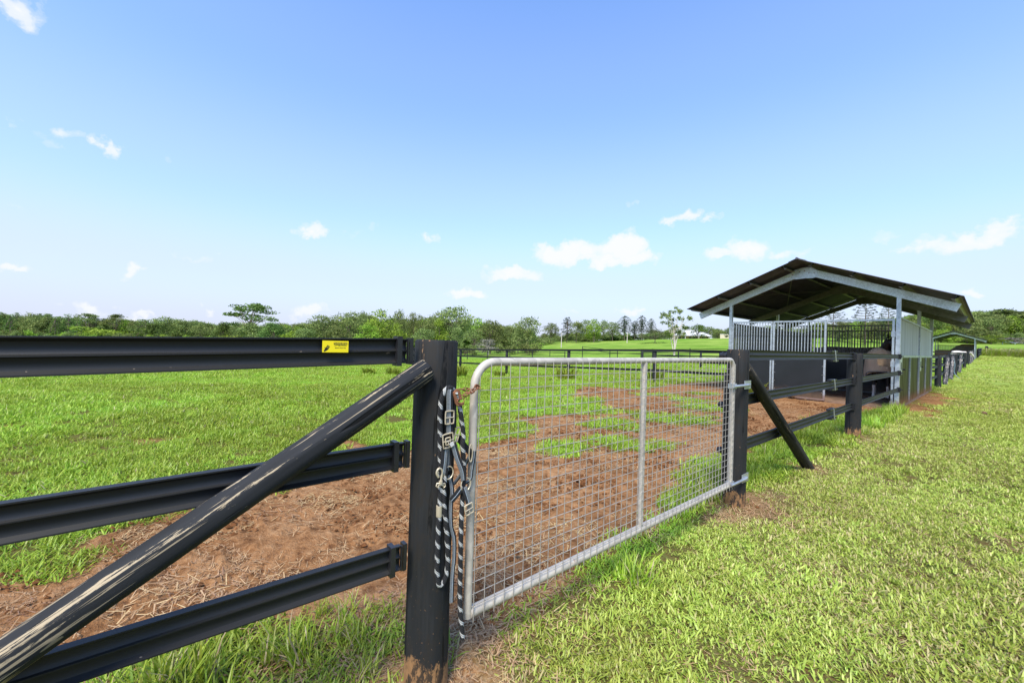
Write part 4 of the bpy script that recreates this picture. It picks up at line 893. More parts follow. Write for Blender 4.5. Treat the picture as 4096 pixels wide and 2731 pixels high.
# ------------------------------------------------------------------ open sided stable
XL, XR, YF, YM, YB = -5.33, -1.45, 13.56, 17.9, 22.1
XC = (XL + XR) / 2; SL = .405
def make_stable(label, zb=0.0, detail=True, dx=0, dy=0, boards='board', lenY=None):
    st = empty('horse_stable', (XC + dx, YF + dy, zb), label, 'stable', 'galvanised stables along the lawn')
    def T(*p): return (p[0] + dx, p[1] + dy, p[2] + zb)
    def mbb(a, b, name, mat, parent=st, **kw):
        mb = MB(); mb.b2(T(*a), T(*b)); return mb.build(name, M[mat], parent, **kw)
    # slab
    mbb((XL, YF - .02, -.2), (XR, YB, .035), 'floor_slab', 'concrete')
    # posts
    frames = (YF, YM, YB); ew = .042
    for y in frames:
        for x in (XL, XR):
            zt = 3.74 - abs(x - XC) * SL - .03
            mbb((x - ew, y - ew, -.05), (x + ew, y + ew, zt), 'post', 'galv')
    # portal rafters: C sections with a knee plate at the top
    for k, y in enumerate(frames):
        for s in (-1, 1):
            x0, x1 = XC + s * .25, XC + s * 2.96
            z0, z1 = 3.74 - .25 * SL, 3.74 - 2.96 * SL
            dirv = Vector((x1 - x0, 0, z1 - z0)).normalized(); up = Vector((-dirv.z, 0, dirv.x)) * (1 if s > 0 else -1)
            up = Vector((0, 1, 0)).cross(dirv) * (-1 if s > 0 else 1); up = up if up.z > 0 else -up
            mb = MB(); d_ = .19; t_ = .006; off = -.046
            prof = [(0, 0), (0, -d_), (.07, -d_), (.07, -d_ + .018), (.07 - t_, -d_ + .018), (.07 - t_, -d_ + t_), (t_, -d_ + t_), (t_, -t_), (.07 - t_, -t_), (.07 - t_, -.018), (.07, -.018), (.07, 0)]
            mb.extrude(prof, Vector(T(x0, y + off - .004, z0)), Vector(T(x1, y + off - .004, z1)), Vector((0, 1, 0)), up)
            mb.build('rafter', M['galv_rafter' if k == 0 else 'purlin'], st)  # inner frames are the same galvanised steel; shade under the roof painted by darker colour
        pl = [(-.34, -.25), (-.27, -.02), (-.06, .03), (.06, .03), (.27, -.02), (.34, -.25), (.2, -.285), (0, -.275), (-.2, -.285)]
        mb = MB(); mb.extrude([(a, b) for a, b in pl], Vector(T(XC, y - .058, 3.70)), Vector(T(XC, y - .052, 3.70)), Vector((1, 0, 0)), Vector((0, 0, 1)))
        g = mb.build('apex_plate', M['galv' if k == 0 else 'purlin'], st)  # inner plates darkened likewise, roof shade put into the colour
        if detail and k == 0:
            mb = MB()
            for bx_, bz_ in ((-.28, -.15), (-.12, -.08), (.0, -.07), (.1, -.14), (.22, -.14), (.27, -.05)): mb.tube([T(XC + bx_, y - .07, 3.70 + bz_), T(XC + bx_, y - .056, 3.70 + bz_)], .013, 6); mb.build('bolt', M['rust'], g); mb = MB()
    # purlins (Z sections) and the corrugated sheets
    y0, y1 = YF - .80, YB + .55
    for s in (-1, 1):
        for d_ in (.30, 1.15, 2.05, 2.88):
            zt = 3.74 - d_ * SL + .003; x = XC + s * d_; up = Vector((SL * s, 0, 1)).normalized(); ac = Vector((1, 0, -SL * s)).normalized()
            prof = [(0, 0), (0, .10), (-.05 * s, .10), (-.05 * s, .094), (-.006 * s, .094), (-.006 * s, 0)]
            prof = [(-.055 * s, .0), (-.055 * s, .004), (-.003 * s, .004), (-.003 * s, .096), (.055 * s, .096), (.055 * s, .1), (.003 * s, .1), (.003 * s, .0)]
            mb = MB(); mb.extrude(prof, Vector(T(x, y0 + .06, zt)), Vector(T(x, y1 - .06, zt)), ac, up); mb.build('purlin', M['purlin'], st)
        # sheet : waves along Y, running down the slope
        per = .076; ns = int((y1 - y0) / per * 4); vs = []; fs = []
        for i in range(ns + 1):
            y = y0 + (y1 - y0) * i / ns; w = .008 * math.sin(2 * math.pi * i / 4)
            for x_, zz in ((XC + s * .0, 3.74), (XC + s * 3.02, 3.74 - 3.02 * SL)):
                for t in (0, .004): vs.append(T(x_, y, zz + .115 + w + t))
        for i in range(ns):
            a = i * 4; b = a + 4; fs += [(a, b, b + 2, a + 2), (a + 1, a + 3, b + 3, b + 1), (a + 2, b + 2, b + 3, a + 3)]
        fs += [(0, 2, 3, 1), (ns * 4, ns * 4 + 1, ns * 4 + 3, ns * 4 + 2)]
        mb = MB(); mb.add(vs, fs); mb.build('roof_sheet', M['roof'], st, smooth=80)
    mb = MB(); mb.tube([T(XC, y0 - .03, 3.87), T(XC, y1 + .03, 3.87)], .03, 10)
    mb.extrude([(-.2, -.2 * SL + .008), (0, .012), (.2, -.2 * SL + .008), (.2, -.2 * SL + .0), (0, 0), (-.2, -.2 * SL)], Vector(T(XC, y0, 3.872)), Vector(T(XC, y1, 3.872)), (1, 0, 0), (0, 0, 1))
    mb.build('ridge_cap', M['roof'], st, smooth=50)
    for ya, yb, xa, xb in ((YF, YM, XC - .3, XL + .3), (YM, YF, XC - .3, XL + .3), (YM, YB, XC + .3, XR - .3)):
        mb = MB(); mb.tube([T(xa, ya, 3.70 - abs(xa - XC) * SL), T(xb, yb, 3.70 - abs(xb - XC) * SL)], .009, 6); mb.build('brace_rod', M['purlin'], st)
    # ---- bars on the wall panels
    mb = MB(); mb.tube([(0, 0, 0), (0, 0, 1)], .0125, 8); bar_g = mb.mesh('bar', M['galv'], True)
    mb = MB(); mb.tube([(0, 0, 0), (0, 0, 1)], .0125, 8); bar_d = mb.mesh('bar', M['purlin'], True)
    ZS, ZT = 1.30, 2.235
    def panel(a, b, zs=ZS, zt=ZT, zlo=.04, name='wall_panel', fmat='galv', bmat=boards, barm=None, spacing=.072, w=.022, lip=True):
        """framed panel from a to b (x,y): board below, upright bars above"""
        a, b = Vector((a[0], a[1], 0)), Vector((b[0], b[1], 0)); u = (b - a); Lg = u.length; u.normalize(); alongx = abs(u.x) > .5
        def bar_box(p, q, z0, z1, t=w):
            n_ = Vector((-u.y, u.x, 0)) * t; P = [a + u * p - n_, a + u * q + n_]
            return (min(P[0].x, P[1].x), min(P[0].y, P[1].y), z0), (max(P[0].x, P[1].x), max(P[0].y, P[1].y), z1)
        mb = MB()
        for p, q, z0, z1 in ((0, .045, zlo, zt), (Lg - .045, Lg, zlo, zt), (.045, Lg - .045, zt - .045, zt), (.045, Lg - .045, zs - .022, zs + .022), (.045, Lg - .045, zlo, zlo + .045)):
            A_, B_ = bar_box(p, q, z0, z1); mb.b2(T(*A_), T(*B_))
        f = mb.build(name, M[fmat], st)
        A_, B_ = bar_box(.046, Lg - .046, zlo + .046, zs - .023, .008); mb = MB(); mb.b2(T(*A_), T(*B_)); mb.build('board', M[bmat], f)
        n_ = max(1, int(round((Lg - .09) / spacing))); bm_ = barm or bar_g
        for i in range(1, n_):
            p = a + u * (.045 + (Lg - .09) * i / n_); inst('bar', bm_, T(p.x, p.y, zs + .02), f, scale=(1, 1, zt - .045 - zs - .01), rot=(0, 0, rng.uniform(0, 3)))
        return f
    if detail:
        panel((XL + .045, YF), (-4.16, YF)); dpan = panel((-4.13, YF - .035), (-2.86, YF - .035), name='sliding_door')
        mbb((-2.85, YF - .02, 2.19), (-1.56, YF + .02, 2.235), 'head_rail', 'galv')
        mbb((-1.56, YF - .02, .02), (-1.515, YF + .02, 2.235), 'hinge_jamb', 'galv')
        for z_ in (1.86, 1.12, .13):
            mb = MB(); mb.b2(T(-1.575, YF - .028, z_ - .07), T(-1.50, YF - .021, z_ + .07)); h = mb.build('hinge', M['galv'], st)
        mb = MB()
        for x_ in (-4.06, -2.93):
            for i in range(5): mb.tube([T(x_, YF - .05, .25 + i * .24), T(x_, YF - .042, .25 + i * .24)], .007, 6)
        mb.build('screw', M['nickel'], dpan)
    else:
        panel((XL + .045, YF + 2.2), (XR - .05, YF + 2.2), zt=1.9, zs=1.2, bmat='rusty_board', fmat='rusty_board', barm=bar_d)
    dk = dict(fmat='purlin', barm=bar_d)
    if detail:
        panel((XL + .045, YM), (XR - .05, YM), zt=2.33, spacing=.085, **dk)
        panel((XL + .045, YB - .0), (XR - .05, YB), zt=2.33, spacing=.085, **dk)
        for ya, yb in ((YF + .045, YM - .045), (YM + .045, YB - .045)): panel((XL, ya), (XL, yb), zt=2.2, **dk)
    else:
        panel((XL + .045, YB), (XR - .05, YB), zt=2.1, spacing=.11, bmat='rusty_board', **{'fmat': 'rusty_board', 'barm': bar_d})
        mb = MB(); mb.extrude([(0, 1.25), (0, 2.15), (-1.2, 2.15), (-1.7, 1.9), (-2.3, 1.3), (-2.3, 1.25)], Vector(T(XR - .1, YM, 0)), Vector(T(XR - .1, YM + .03, 0)), (1, 0, 0), (0, 0, 1)); mb.build('curved_partition', M['rusty_board'], st)
    # ---- lawn side wall
    zr = 1.31
    for (ya, yb) in ((YF + .045, YM - .045), (YM + .045, YB - .045)):
        # upper sheet
        mbb((XR - .006, ya + .004, zr + .036), (XR + .006, yb - .004, 2.245), 'upper_panel', 'upper_panel')
        mbb((XR - .022, ya, 2.25), (XR + .030, yb, 2.29), 'top_capping', 'galv')
        mbb((XR - .02, ya, zr - .03), (XR + .034, yb, zr + .034), 'middle_rail', 'galv')
        mbb((XR - .02, ya, -.02), (XR + .034, yb, .04), 'bottom_rail', 'galv')
        ym = (ya + yb) / 2
        mbb((XR - .02, ym - .02, .041), (XR + .034, ym + .02, zr - .031), 'stud', 'galv')
        for p, q in ((ya, ym - .021), (ym + .021, yb)):
            # slightly dished sheets
            nx = 7; vs = []; fs = []
            for i in range(nx):
                for j in range(nx):
                    u_, v_ = i / (nx - 1), j / (nx - 1); bl = .018 * math.sin(math.pi * u_) * math.sin(math.pi * v_) * (1 + .8 * math.sin(3 * u_ + 5 * v_))
                    vs.append(T(XR + .004 + bl, p + (q - p) * u_, .041 + (zr - .072) * v_))
            fs = [(i * nx + j, (i + 1) * nx + j, (i + 1) * nx + j + 1, i * nx + j + 1) for i in range(nx - 1) for j in range(nx - 1)]
            k_ = len(vs); vs += [(v[0] - .006, v[1], v[2]) for v in vs]; fs += [tuple(k_ + x for x in reversed(f)) for f in fs[:]]
            mb = MB(); mb.add(vs, fs); mb.build('lower_panel', M['sheet_dark'], st, smooth=80)
        if detail:
            pl = mbb((XR + .036, ya + .0, .86), (XR + .044, ya + .34, zr + .0 - .032), 'feed_flap', 'galv')
            mbb((XR + .045, ya + .09, .98), (XR + .047, ya + .24, 1.16), 'slot', 'ink', pl)
            mb = MB(); mb.tube([T(XR + .03, ya + .5, .98), T(XR + .075, ya + .52, .98)], .022, 10); mb.build('knob', M['plastic'], pl, smooth=40)
    return st
ST1 = make_stable('open gabled horse stable with barred front nearest the photographer')
Y2 = 82.0
ST2 = make_stable('far gabled stable with rusty brown walls beyond the row of posts', zb=tz(-1.3, Y2), detail=False, dx=.12, dy=Y2 - YF)

mb = MB(); fp = [(0, 0), (.36, .08), (.40, .34), (-.04, .30)]
mb.extrude([(-a, b) for a, b in fp], Vector((-1.50, 13.95, .99)), Vector((-1.50, 14.75, .99)), (1, 0, 0), (0, 0, 1)); tag(mb.build('feed_bin', M['feeder'], smooth=40), 'stained feed bin hung on the side wall inside the near stable', 'feed bin')
mb = MB()
for i in range(60):
    a_ = rng.uniform(0, 6.28); rr_2 = abs(rng.normal(0, .22)); h_ = max(.0, .16 - rr_2 * .4)
    p = Vector((-2.65 + rr_2 * math.cos(a_) * 1.5, 15.6 + rr_2 * math.sin(a_), .035 + rng.uniform(0, h_))); d_ = Vector((rng.normal(), rng.normal(), rng.normal() * .25)).normalized() * rng.uniform(.08, .2)
    mb.tube([p - d_, p + Vector((0, 0, .02)), p + d_], .006, 4)
tag(mb.build('hay_pile', M['straw']), 'small heap of hay on the stable floor beside the dark opening', 'hay')
# round clod by the sliding door
def clod(c, r, seed):
    rr = random.Random(seed); mb = MB(); vs = []; fs = []; nu, nv_ = 9, 6
    for i in range(nv_ + 1):
        for j in range(nu): th = math.pi * i / nv_; ph = 2 * math.pi * j / nu; q_ = r * rr.uniform(.8, 1.15); vs.append((c[0] + q_ * math.sin(th) * math.cos(ph), c[1] + q_ * math.sin(th) * math.sin(ph), c[2] + q_ * .8 * math.cos(th)))
    for i in range(nv_):
        for j in range(nu): fs.append((i * nu + j, i * nu + (j + 1) % nu, (i + 1) * nu + (j + 1) % nu, (i + 1) * nu + j))
    mb.add(vs, fs); return mb
pc = at_y(3167, 1586, YF - .1); tag(clod((pc.x, YF - .12, .09), .075, 3).build('dirt_clod', M['manure'], smooth=80), 'round earth clod lying against the foot of the sliding door', 'clod')
for i, (px, py) in enumerate(((3936, 1655),)):
    p = on_ground(px, py); tag(clod((p.x, p.y, .02), .05, 9 + i).build('dirt_clod', M['manure'], smooth=80), 'small brown clod lying alone on the mown lawn', 'clod')

# ------------------------------------------------------------------ horses
def skin_body(name, verts, radii, edges, mat, root, levels=2):
    me = bpy.data.meshes.new(name); me.from_pydata(verts, edges, []); o = bpy.data.objects.new(name, me); COL.objects.link(o)
    sk = o.modifiers.new('s', 'SKIN'); sk.use_smooth_shade = True; sk.branch_smoothing = .6
    for i, r in enumerate(radii):
        v = me.skin_vertices[0].data[i]; v.radius = r if isinstance(r, tuple) else (r, r); v.use_root = (i == root)
    sb = o.modifiers.new('u', 'SUBSURF'); sb.levels = levels; sb.render_levels = levels
    dg = bpy.context.evaluated_depsgraph_get(); m2 = bpy.data.meshes.new_from_object(o.evaluated_get(dg)); bpy.data.objects.remove(o); m2.materials.clear(); m2.materials.append(M[mat])
    m2.polygons.foreach_set('use_smooth', [True] * len(m2.polygons)); o2 = bpy.data.objects.new(name, m2); COL.objects.link(o2); return o2
def make_horse(loc, rotz, label, coat, rug=None, head=(1.17, 0, 1.80), muz=(1.52, .0, 1.38), neckside=0.0, scale=1.0, group=None):
    h = empty('horse', loc, label, 'horse', group); h.rotation_euler = (0, 0, rotz); h.scale = (scale,) * 3
    hd, mz = Vector(head), Vector(muz); n0 = Vector((.62, 0, 1.27))
    V_ = [(-.80, 0, 1.24), (-.55, 0, 1.24), (-.15, 0, 1.17), (.3, 0, 1.16), tuple(n0), tuple(n0.lerp(hd, .45) + Vector((0, 0, .02))), tuple(n0.lerp(hd, .85)), tuple(hd), tuple(hd.lerp(mz, .35) + Vector((0, 0, -.01))), tuple(hd.lerp(mz, .75)), tuple(mz)]
    Rr = [.20, .27, .285, .27, .235, .165, .125, .105, .11, .075, .062]; E_ = [(i, i + 1) for i in range(10)]
    for s in (-1, 1):
        b = len(V_); V_ += [(.55, s * .15, .95), (.57, s * .15, .74), (.58, s * .15, .50), (.575, s * .15, .27), (.575, s * .15, .14), (.62, s * .15, .045)]; Rr += [.12, .075, .048, .030, .038, .052]; E_ += [(4, b)] + [(b + i, b + i + 1) for i in range(5)]
        b = len(V_); V_ += [(-.62, s * .16, .98), (-.52, s * .17, .80), (-.74, s * .16, .54), (-.70, s * .16, .28), (-.69, s * .16, .15), (-.63, s * .16, .045)]; Rr += [.16, .115, .055, .033, .04, .054]; E_ += [(1, b)] + [(b + i, b + i + 1) for i in range(5)]
    b = skin_body('body', V_, Rr, E_, coat, 2); b.parent = h
    for s in (-1, 1):
        u = (mz - hd).normalized(); e0 = hd + Vector((0, s * .055, .07)) ; mb = MB()
        mb.tube([e0, e0 + Vector((0, s * .01, .05)), e0 + Vector((.01, s * .015, .10)), e0 + Vector((.02, s * .01, .15))], [.03, .034, .022, .004], 8, flat=.6); o = mb.mesh('ear', M[coat], True); e = bpy.data.objects.new('ear', o); COL.objects.link(e); e.parent = h
        ey = hd.lerp(mz, .33) + Vector((0, s * .098, .02)); mb = MB(); mb.tube([ey + Vector((0, -s * .02, 0)), ey, ey + Vector((0, s * .008, 0))], [.02, .018, .006], 8); o = mb.mesh('eye', M['ink'], True); e = bpy.data.objects.new('eye', o); COL.objects.link(e); e.parent = h
    rr = random.Random(5); mb = MB()
    for i in range(46):                # mane: locks falling from the crest
        t = i / 45; p = n0.lerp(hd, .15 + .9 * t) + Vector((-.03, 0, .13 - .02 * t)); s = 1 if rr.random() < .8 else -1
        mb.tube([p, p + Vector((-.03, s * .09, -.02)), p + Vector((-.03 + rr.uniform(-.02, .02), s * (.15 + rr.random() * .02), -.18 - rr.random() * .08))], [.016, .016, .003], 5)
    e = bpy.data.objects.new('mane', mb.mesh('mane', M['hair'], True)); COL.objects.link(e); e.parent = h
    mb = MB()
    for i in range(30):
        a, c = rr.uniform(-.04, .04), rr.uniform(-.04, .04); mb.tube([(-.98, a * .4, 1.30), (-1.08, a, 1.12), (-1.09 + c, a * 1.3, .8), (-1.05 + c, a * 1.2, .42 + rr.random() * .12)], [.02, .02, .018, .004], 5)
    e = bpy.data.objects.new('tail', mb.mesh('tail', M['hair'], True)); COL.objects.link(e); e.parent = h
    if rug:
        st_ = [(-1.07, .20, .21, .95), (-.98, .27, .27, .80), (-.80, .33, .30, .72), (-.5, .37, .30, .70), (-.1, .38, .30, .68), (.3, .37, .30, .66), (.6, .33, .31, .62), (.80, .27, .30, .66), (.92, .20, .22, .80)]
        vs = []; fs = []; nr_ = 22
        for k, (x, w, hh, low) in enumerate(st_):
            zc = 1.22 - (.02 if -.3 < x < .4 else 0)
            for j in range(nr_ + 1):
                a = math.pi * (j / nr_) ; 
                t = j / nr_
                if t < .28: f = t / .28; y, z = -w * (1 + .10 * (1 - f)) - .03 * math.sin(f * 9 + x * 9) * (1 - f), low + (zc - low) * f
                elif t > .72: f = (1 - t) / .28; y, z = w * (1 + .10 * (1 - f)) + .03 * math.sin(f * 9 + x * 7 + 2) * (1 - f), low + (zc - low) * f
                else: a = (t - .28) / .44 * math.pi; y, z = -w * math.cos(a), zc + hh * math.sin(a)
                vs.append((x + .01 * math.sin(j * 1.7), y, z))
        m1 = nr_ + 1
        for k in range(len(st_) - 1):
            for j in range(nr_): fs.append((k * m1 + j, k * m1 + j + 1, (k + 1) * m1 + j + 1, (k + 1) * m1 + j))
        # closed chest flap and rump flap
        kb = (len(st_) - 1) * m1
        for j in range(nr_ // 2): fs.append((kb + j, kb + j + 1, kb + nr_ - j - 1, kb + nr_ - j)); fs.append((j + 1, j, nr_ - j, nr_ - j - 1))
        mb = MB(); mb.add(vs, fs); me = mb.mesh('rug', M[rug], True); o = bpy.data.objects.new('rug', me); COL.objects.link(o); o.parent = h
        so = o.modifiers.new('thick', 'SOLIDIFY'); so.thickness = .008; ss = o.modifiers.new('sub', 'SUBSURF'); ss.levels = 1; ss.render_levels = 1
        mb = MB()
        for k in range(len(st_)): pass
        lo = [vs[k * m1] for k in range(len(st_))] + [vs[k * m1 + nr_] for k in range(len(st_) - 1, -1, -1)]
        mb.tube(catmull([Vector(p) for p in lo] , 3), .011, 6); e = bpy.data.objects.new('binding', mb.mesh('binding', M['rug_trim'], True)); COL.objects.link(e); e.parent = o
    return h
make_horse((-2.08, 16.25, .035), R(-84), 'dark horse in beige rug eating from the feed bin in the near stable', 'bay', 'rug_beige', head=(.92, .20, 1.70), muz=(1.06, .44, 1.36), group='rugged horses in the near stable')
make_horse((-3.42, 20.1, .035), R(-2), 'horse in dull grey rug standing behind the bars of the rear stall', 'bay2', 'rug_grey', head=(1.28, .0, 1.62), muz=(1.60, .0, 1.28), group='rugged horses in the near stable', scale=1.03)
hp_ = at_depth(3836, 1410, 41); make_horse((hp_.x, hp_.y, tz(hp_.x, hp_.y)), R(50), 'pale horse standing beyond the row of posts before the far stable', 'white_horse', None, head=(1.3, 0, 1.2), muz=(1.6, 0, .8), scale=.96)

# ------------------------------------------------------------------ fences further off
def fence_line(label, pts, hpost=1.33, rails=(1.29, .9, .5), r=.07, group='black paddock fences', rh=.09, mat='post_far', rmat='vinyl', n=14, postn='post'):
    """posts at (x, y); rails run from post to post"""
    P = [Vector((x, y, tz(x, y))) for x, y in pts]
    f = empty('rail_fence', tuple(P[0]), label, 'fence', group)
    me = pole_mesh(postn, hpost + .3, r, r * .95, M[mat], n=n, seg=3, seed=int(abs(P[0].x * 10)) + 2)
    for v in me.vertices: v.co.z -= .3
    for p in P: inst(postn, me, p, f, rot=(0, 0, rng.uniform(0, 6)))
    for a, b in zip(P, P[1:]):
        d = (b - a).normalized(); hz_ = Vector((d.x, d.y, 0)).normalized(); ax_ = hz_.cross(Vector((0, 0, 1)))
        for z_ in rails:
            mb = MB(); o_ = Vector((0, 0, z_)) + ax_ * (r + .014)
            mb.extrude(rail_profile(rh), a + o_, b + o_, ax_, Vector((0, 0, 1))); mb.build('rail', M[rmat], f, smooth=35)
    return f
def on_line(pxs, x0, d0, x1, d1):
    """points of a straight fence seen at photo columns pxs, from its depths at two columns"""
    out = []
    for px in pxs:
        inv = 1 / d0 + (1 / d1 - 1 / d0) * (px - x0) / (x1 - x0); p = at_depth(px, 1400, 1 / inv); out.append((p.x, p.y))
    return out
fence_line('black three rail fence across the back of the near paddock', on_line([1150, 1330, 1480, 1575, 1655, 1745, 1843, 2028, 2276, 2620, 3060], 1850, 23.6, 2920, 14), r=.075)
fence_line('low looking black fence on the slope below the farmhouse', on_line([2330, 2440, 2565, 2714, 2880, 3080], 2565, 53, 2880, 35), group='black paddock fences', rails=(1.25, .8))
fence_line('thin distant fence in the dip behind the gate post', on_line([1800, 1870, 1950, 2040, 2130, 2260], 1850, 62, 2130, 58), rails=(1.15, .7), r=.06, rh=.06)
fence_line('second distant black fence running toward the pale trunked tree', on_line([2200, 2330, 2470, 2610, 2760, 2950], 2200, 75, 2760, 52), rails=(1.2, .75), r=.06, rh=.07)

# row of posts continuing the fence line beyond the near stable
F3 = empty('rail_fence', (FX, 24.9, tz(FX, 24.9)), 'long row of black posts with pale weathered braces beyond the near stable', 'fence', 'black rail fences')
YS = [24.9, 29.5, 33.8, 37.8, 43.5, 52, 60.5, 67, 74, 79.8]
for i, y in enumerate(YS):
    z0 = tz(FX, y); add_post(F3, FX, y, z0, 1.36, .105, .10, mat='post_far', seed=40 + i, n=18)
for a, b in zip([22.2] + YS, YS + [81.5]):
    if a in (29.5, 52): continue
    za, zb_ = tz(FX, a), tz(FX, b)
    for z_ in RZ: 
        mb = MB(); mb.extrude(rail_profile(.098), Vector((FX, a + .08, za + z_)), Vector((FX, b - .08, zb_ + z_)), Vector((1, 0, 0)), Vector((0, 0, 1))); mb.build('rail', M['vinyl'], F3, smooth=35)
for i, (y, yb_, mt) in enumerate(((29.5, 27.4, 'pale_timber'), (33.8, 31.6, 'pale_timber'), (43.5, 41.2, 'pale_timber'), (67, 64.6, 'pale_timber'), (74, 71.5, 'pale_timber'))):
    add_brace(F3, (FX + .09, yb_, tz(FX, yb_) - .04), (FX + .07, y - .08, tz(FX, y) + 1.2), .075, .07, mt, seed=60 + i)
F4p = [(FX, 30.0), (-5.5, 30.0), (-9.5, 30.2), (-14, 30.3), (-19, 30.4)]
fence_line('black cross fence running into the paddock behind the near stable', F4p, r=.08)
fence_line('second black cross fence ahead of the pale horse', [(FX, 52.5), (-6.5, 52.6), (-12, 52.8), (-18, 53)], r=.08)
fence_line('black fence continuing past the far stable', [(-1.2, 92), (-1.15, 95.5), (-1.1, 99), (-1.0, 102.5)], r=.09)
# blue rope left hanging from one of the posts
mb = MB(); zz_ = tz(FX, 33.8); mb.tube(catmull([(FX + .13, 33.5, zz_ + 1.1), (FX + .16, 33.4, zz_ + .7), (FX + .15, 33.45, zz_ + .3), (FX + .35, 33.3, zz_ + .02)], 5), .014, 6)
tag(mb.build('rope', plain('faded_blue_rope', (.16, .24, .30), .8)), 'faded blue rope hanging down a black post beyond the stable', 'rope')
# two old stumps and strainer posts in the field
for i, (px, py, h_, lb) in enumerate(((3946, 1402, 1.2, 'short dark strainer post with a prop above the tall grass bank'), (4050, 1412, 1.0, 'lone dark post near the right end of the grass bank'))):
    p = at_depth(px, py, 80); zg = tz(p.x, p.y); g = empty('field_post', (p.x, p.y, zg), lb, 'post', 'posts in the far field')
    me = pole_mesh('post', p.z - zg + .9, .22, .2, M['post_far'], n=12, seg=3); inst('post', me, (p.x, p.y, zg), g)
    if i == 0:
        o = add_brace(g, (p.x + 2.2, p.y - 1.2, p.z - .4), (p.x + .1, p.y, p.z + .6), .11, .1, 'post_far', 77)
rp_ = [at_depth(x, y, 118) for x, y in ((4010, 1366), (4060, 1371), (4110, 1376), (4180, 1383))]
gr = empty('rail_fence', tuple(rp_[0]), 'thin grey two wire fence at the foot of the forested hill', 'fence', 'distant grey fences')
for k in range(2):
    mb = MB(); mb.tube([p + Vector((0, 0, -k * .9)) for p in rp_], .10, 6); mb.build('rail', M['galv'], gr)
for p in rp_:
    mb = MB(); mb.tube([(p.x, p.y, tz(p.x, p.y) - .3), (p.x, p.y, p.z + .1)], .09, 6); mb.build('post', M['galv'], gr)

# ------------------------------------------------------------------ farmhouse, shed and poles on the hill
def frame_at(px, D):
    """right and away unit vectors for something seen square on at photo column px"""
    p = at_depth(px, 1390, D); r_ = Vector((p.y, -p.x, 0)).normalized(); return p, r_, Vector((p.x, p.y, 0)).normalized()
D_ = 150; pH, ur, ua = frame_at(2765, D_); zH = at_depth(2765, 1357, D_).z; m1 = D_ / FPX
HS = empty('farmhouse', (pH.x, pH.y, zH), 'low tan brick farmhouse with broad white hipped roof on the rise', 'house')
def HP(a, b, c): return Vector((pH.x, pH.y, zH)) + ur * a + ua * b + Vector((0, 0, c))
def obox(mb, a0, a1, b0, b1, c0, c1, F):
    vs = [F(a, b, c) for a in (a0, a1) for b in (b0, b1) for c in (c0, c1)]; mb.add(vs, [(0, 1, 3, 2), (4, 6, 7, 5), (0, 4, 5, 1), (2, 3, 7, 6), (0, 2, 6, 4), (1, 5, 7, 3)])
hw_ = 7.0; mb = MB(); obox(mb, -hw_ + .6, hw_ - .8, 0, 8, -.8, 1.35, HP); mb.build('wall', M['brick_wall'], HS)
mb = MB(); rz = 1.3; mb.add([HP(-hw_, -1.6, rz), HP(hw_, -1.6, rz), HP(hw_, 9, rz), HP(-hw_, 9, rz), HP(-1.8, 3.6, rz + 2.35), HP(1.8, 3.6, rz + 2.35)], [(0, 1, 5, 4), (1, 2, 5), (2, 3, 4, 5), (3, 0, 4), (3, 2, 1, 0)]); mb.build('roof', M['white_roof'], HS)
for a in (-4.6, -3.2, -.9, .3, 1.4, 3.6, 4.9):
    mb = MB(); obox(mb, a, a + .9, -.05, .0, -.2, .95, HP); w_ = mb.build('window', M['glass'], HS)
for a in (-6.2, -2.2, 2.4, 5.8):
    mb = MB(); obox(mb, a, a + .15, -1.5, -1.35, -.8, 1.29, HP); mb.build('verandah_post', M['white_roof'], HS)
pS, ur2, ua2 = frame_at(2897, 160); zS = at_depth(2897, 1354, 160).z
def SP(a, b, c): return Vector((pS.x, pS.y, zS)) + ur2 * a + ua2 * b + Vector((0, 0, c))
SH = empty('garden_shed', (pS.x, pS.y, zS), 'small cream box shed with one window right of the farmhouse', 'shed')
mb = MB(); obox(mb, -1.6, 1.7, 0, 4, -.5, 1.7, SP); mb.build('wall', M['cream_wall'], SH); mb = MB(); obox(mb, -1.7, 1.8, -.1, 4.1, 1.7, 1.85, SP); mb.build('roof', M['white_roof'], SH)
mb = MB(); obox(mb, .2, 1.0, -.04, 0, .6, 1.15, SP); mb.build('window', M['glass'], SH)
for px, y0_, y1_, D2, lb in ((2245, 1331, 1380, 120, 'leaning grey pole standing below the dark pine'), (2508, 1328, 1371, 130, 'thin pale pole standing before the hoop pines')):
    p0 = at_depth(px, y1_, D2); p1_ = at_depth(px + 2, y0_, D2); mb = MB(); mb.tube([(p0.x, p0.y, min(p0.z, tz(p0.x, p0.y)) - .3), tuple(p1_)], [.14, .09], 8)
    tag(mb.build('utility_pole', M['bark_pale'], smooth=50), lb, 'pole', 'poles on the hillside')

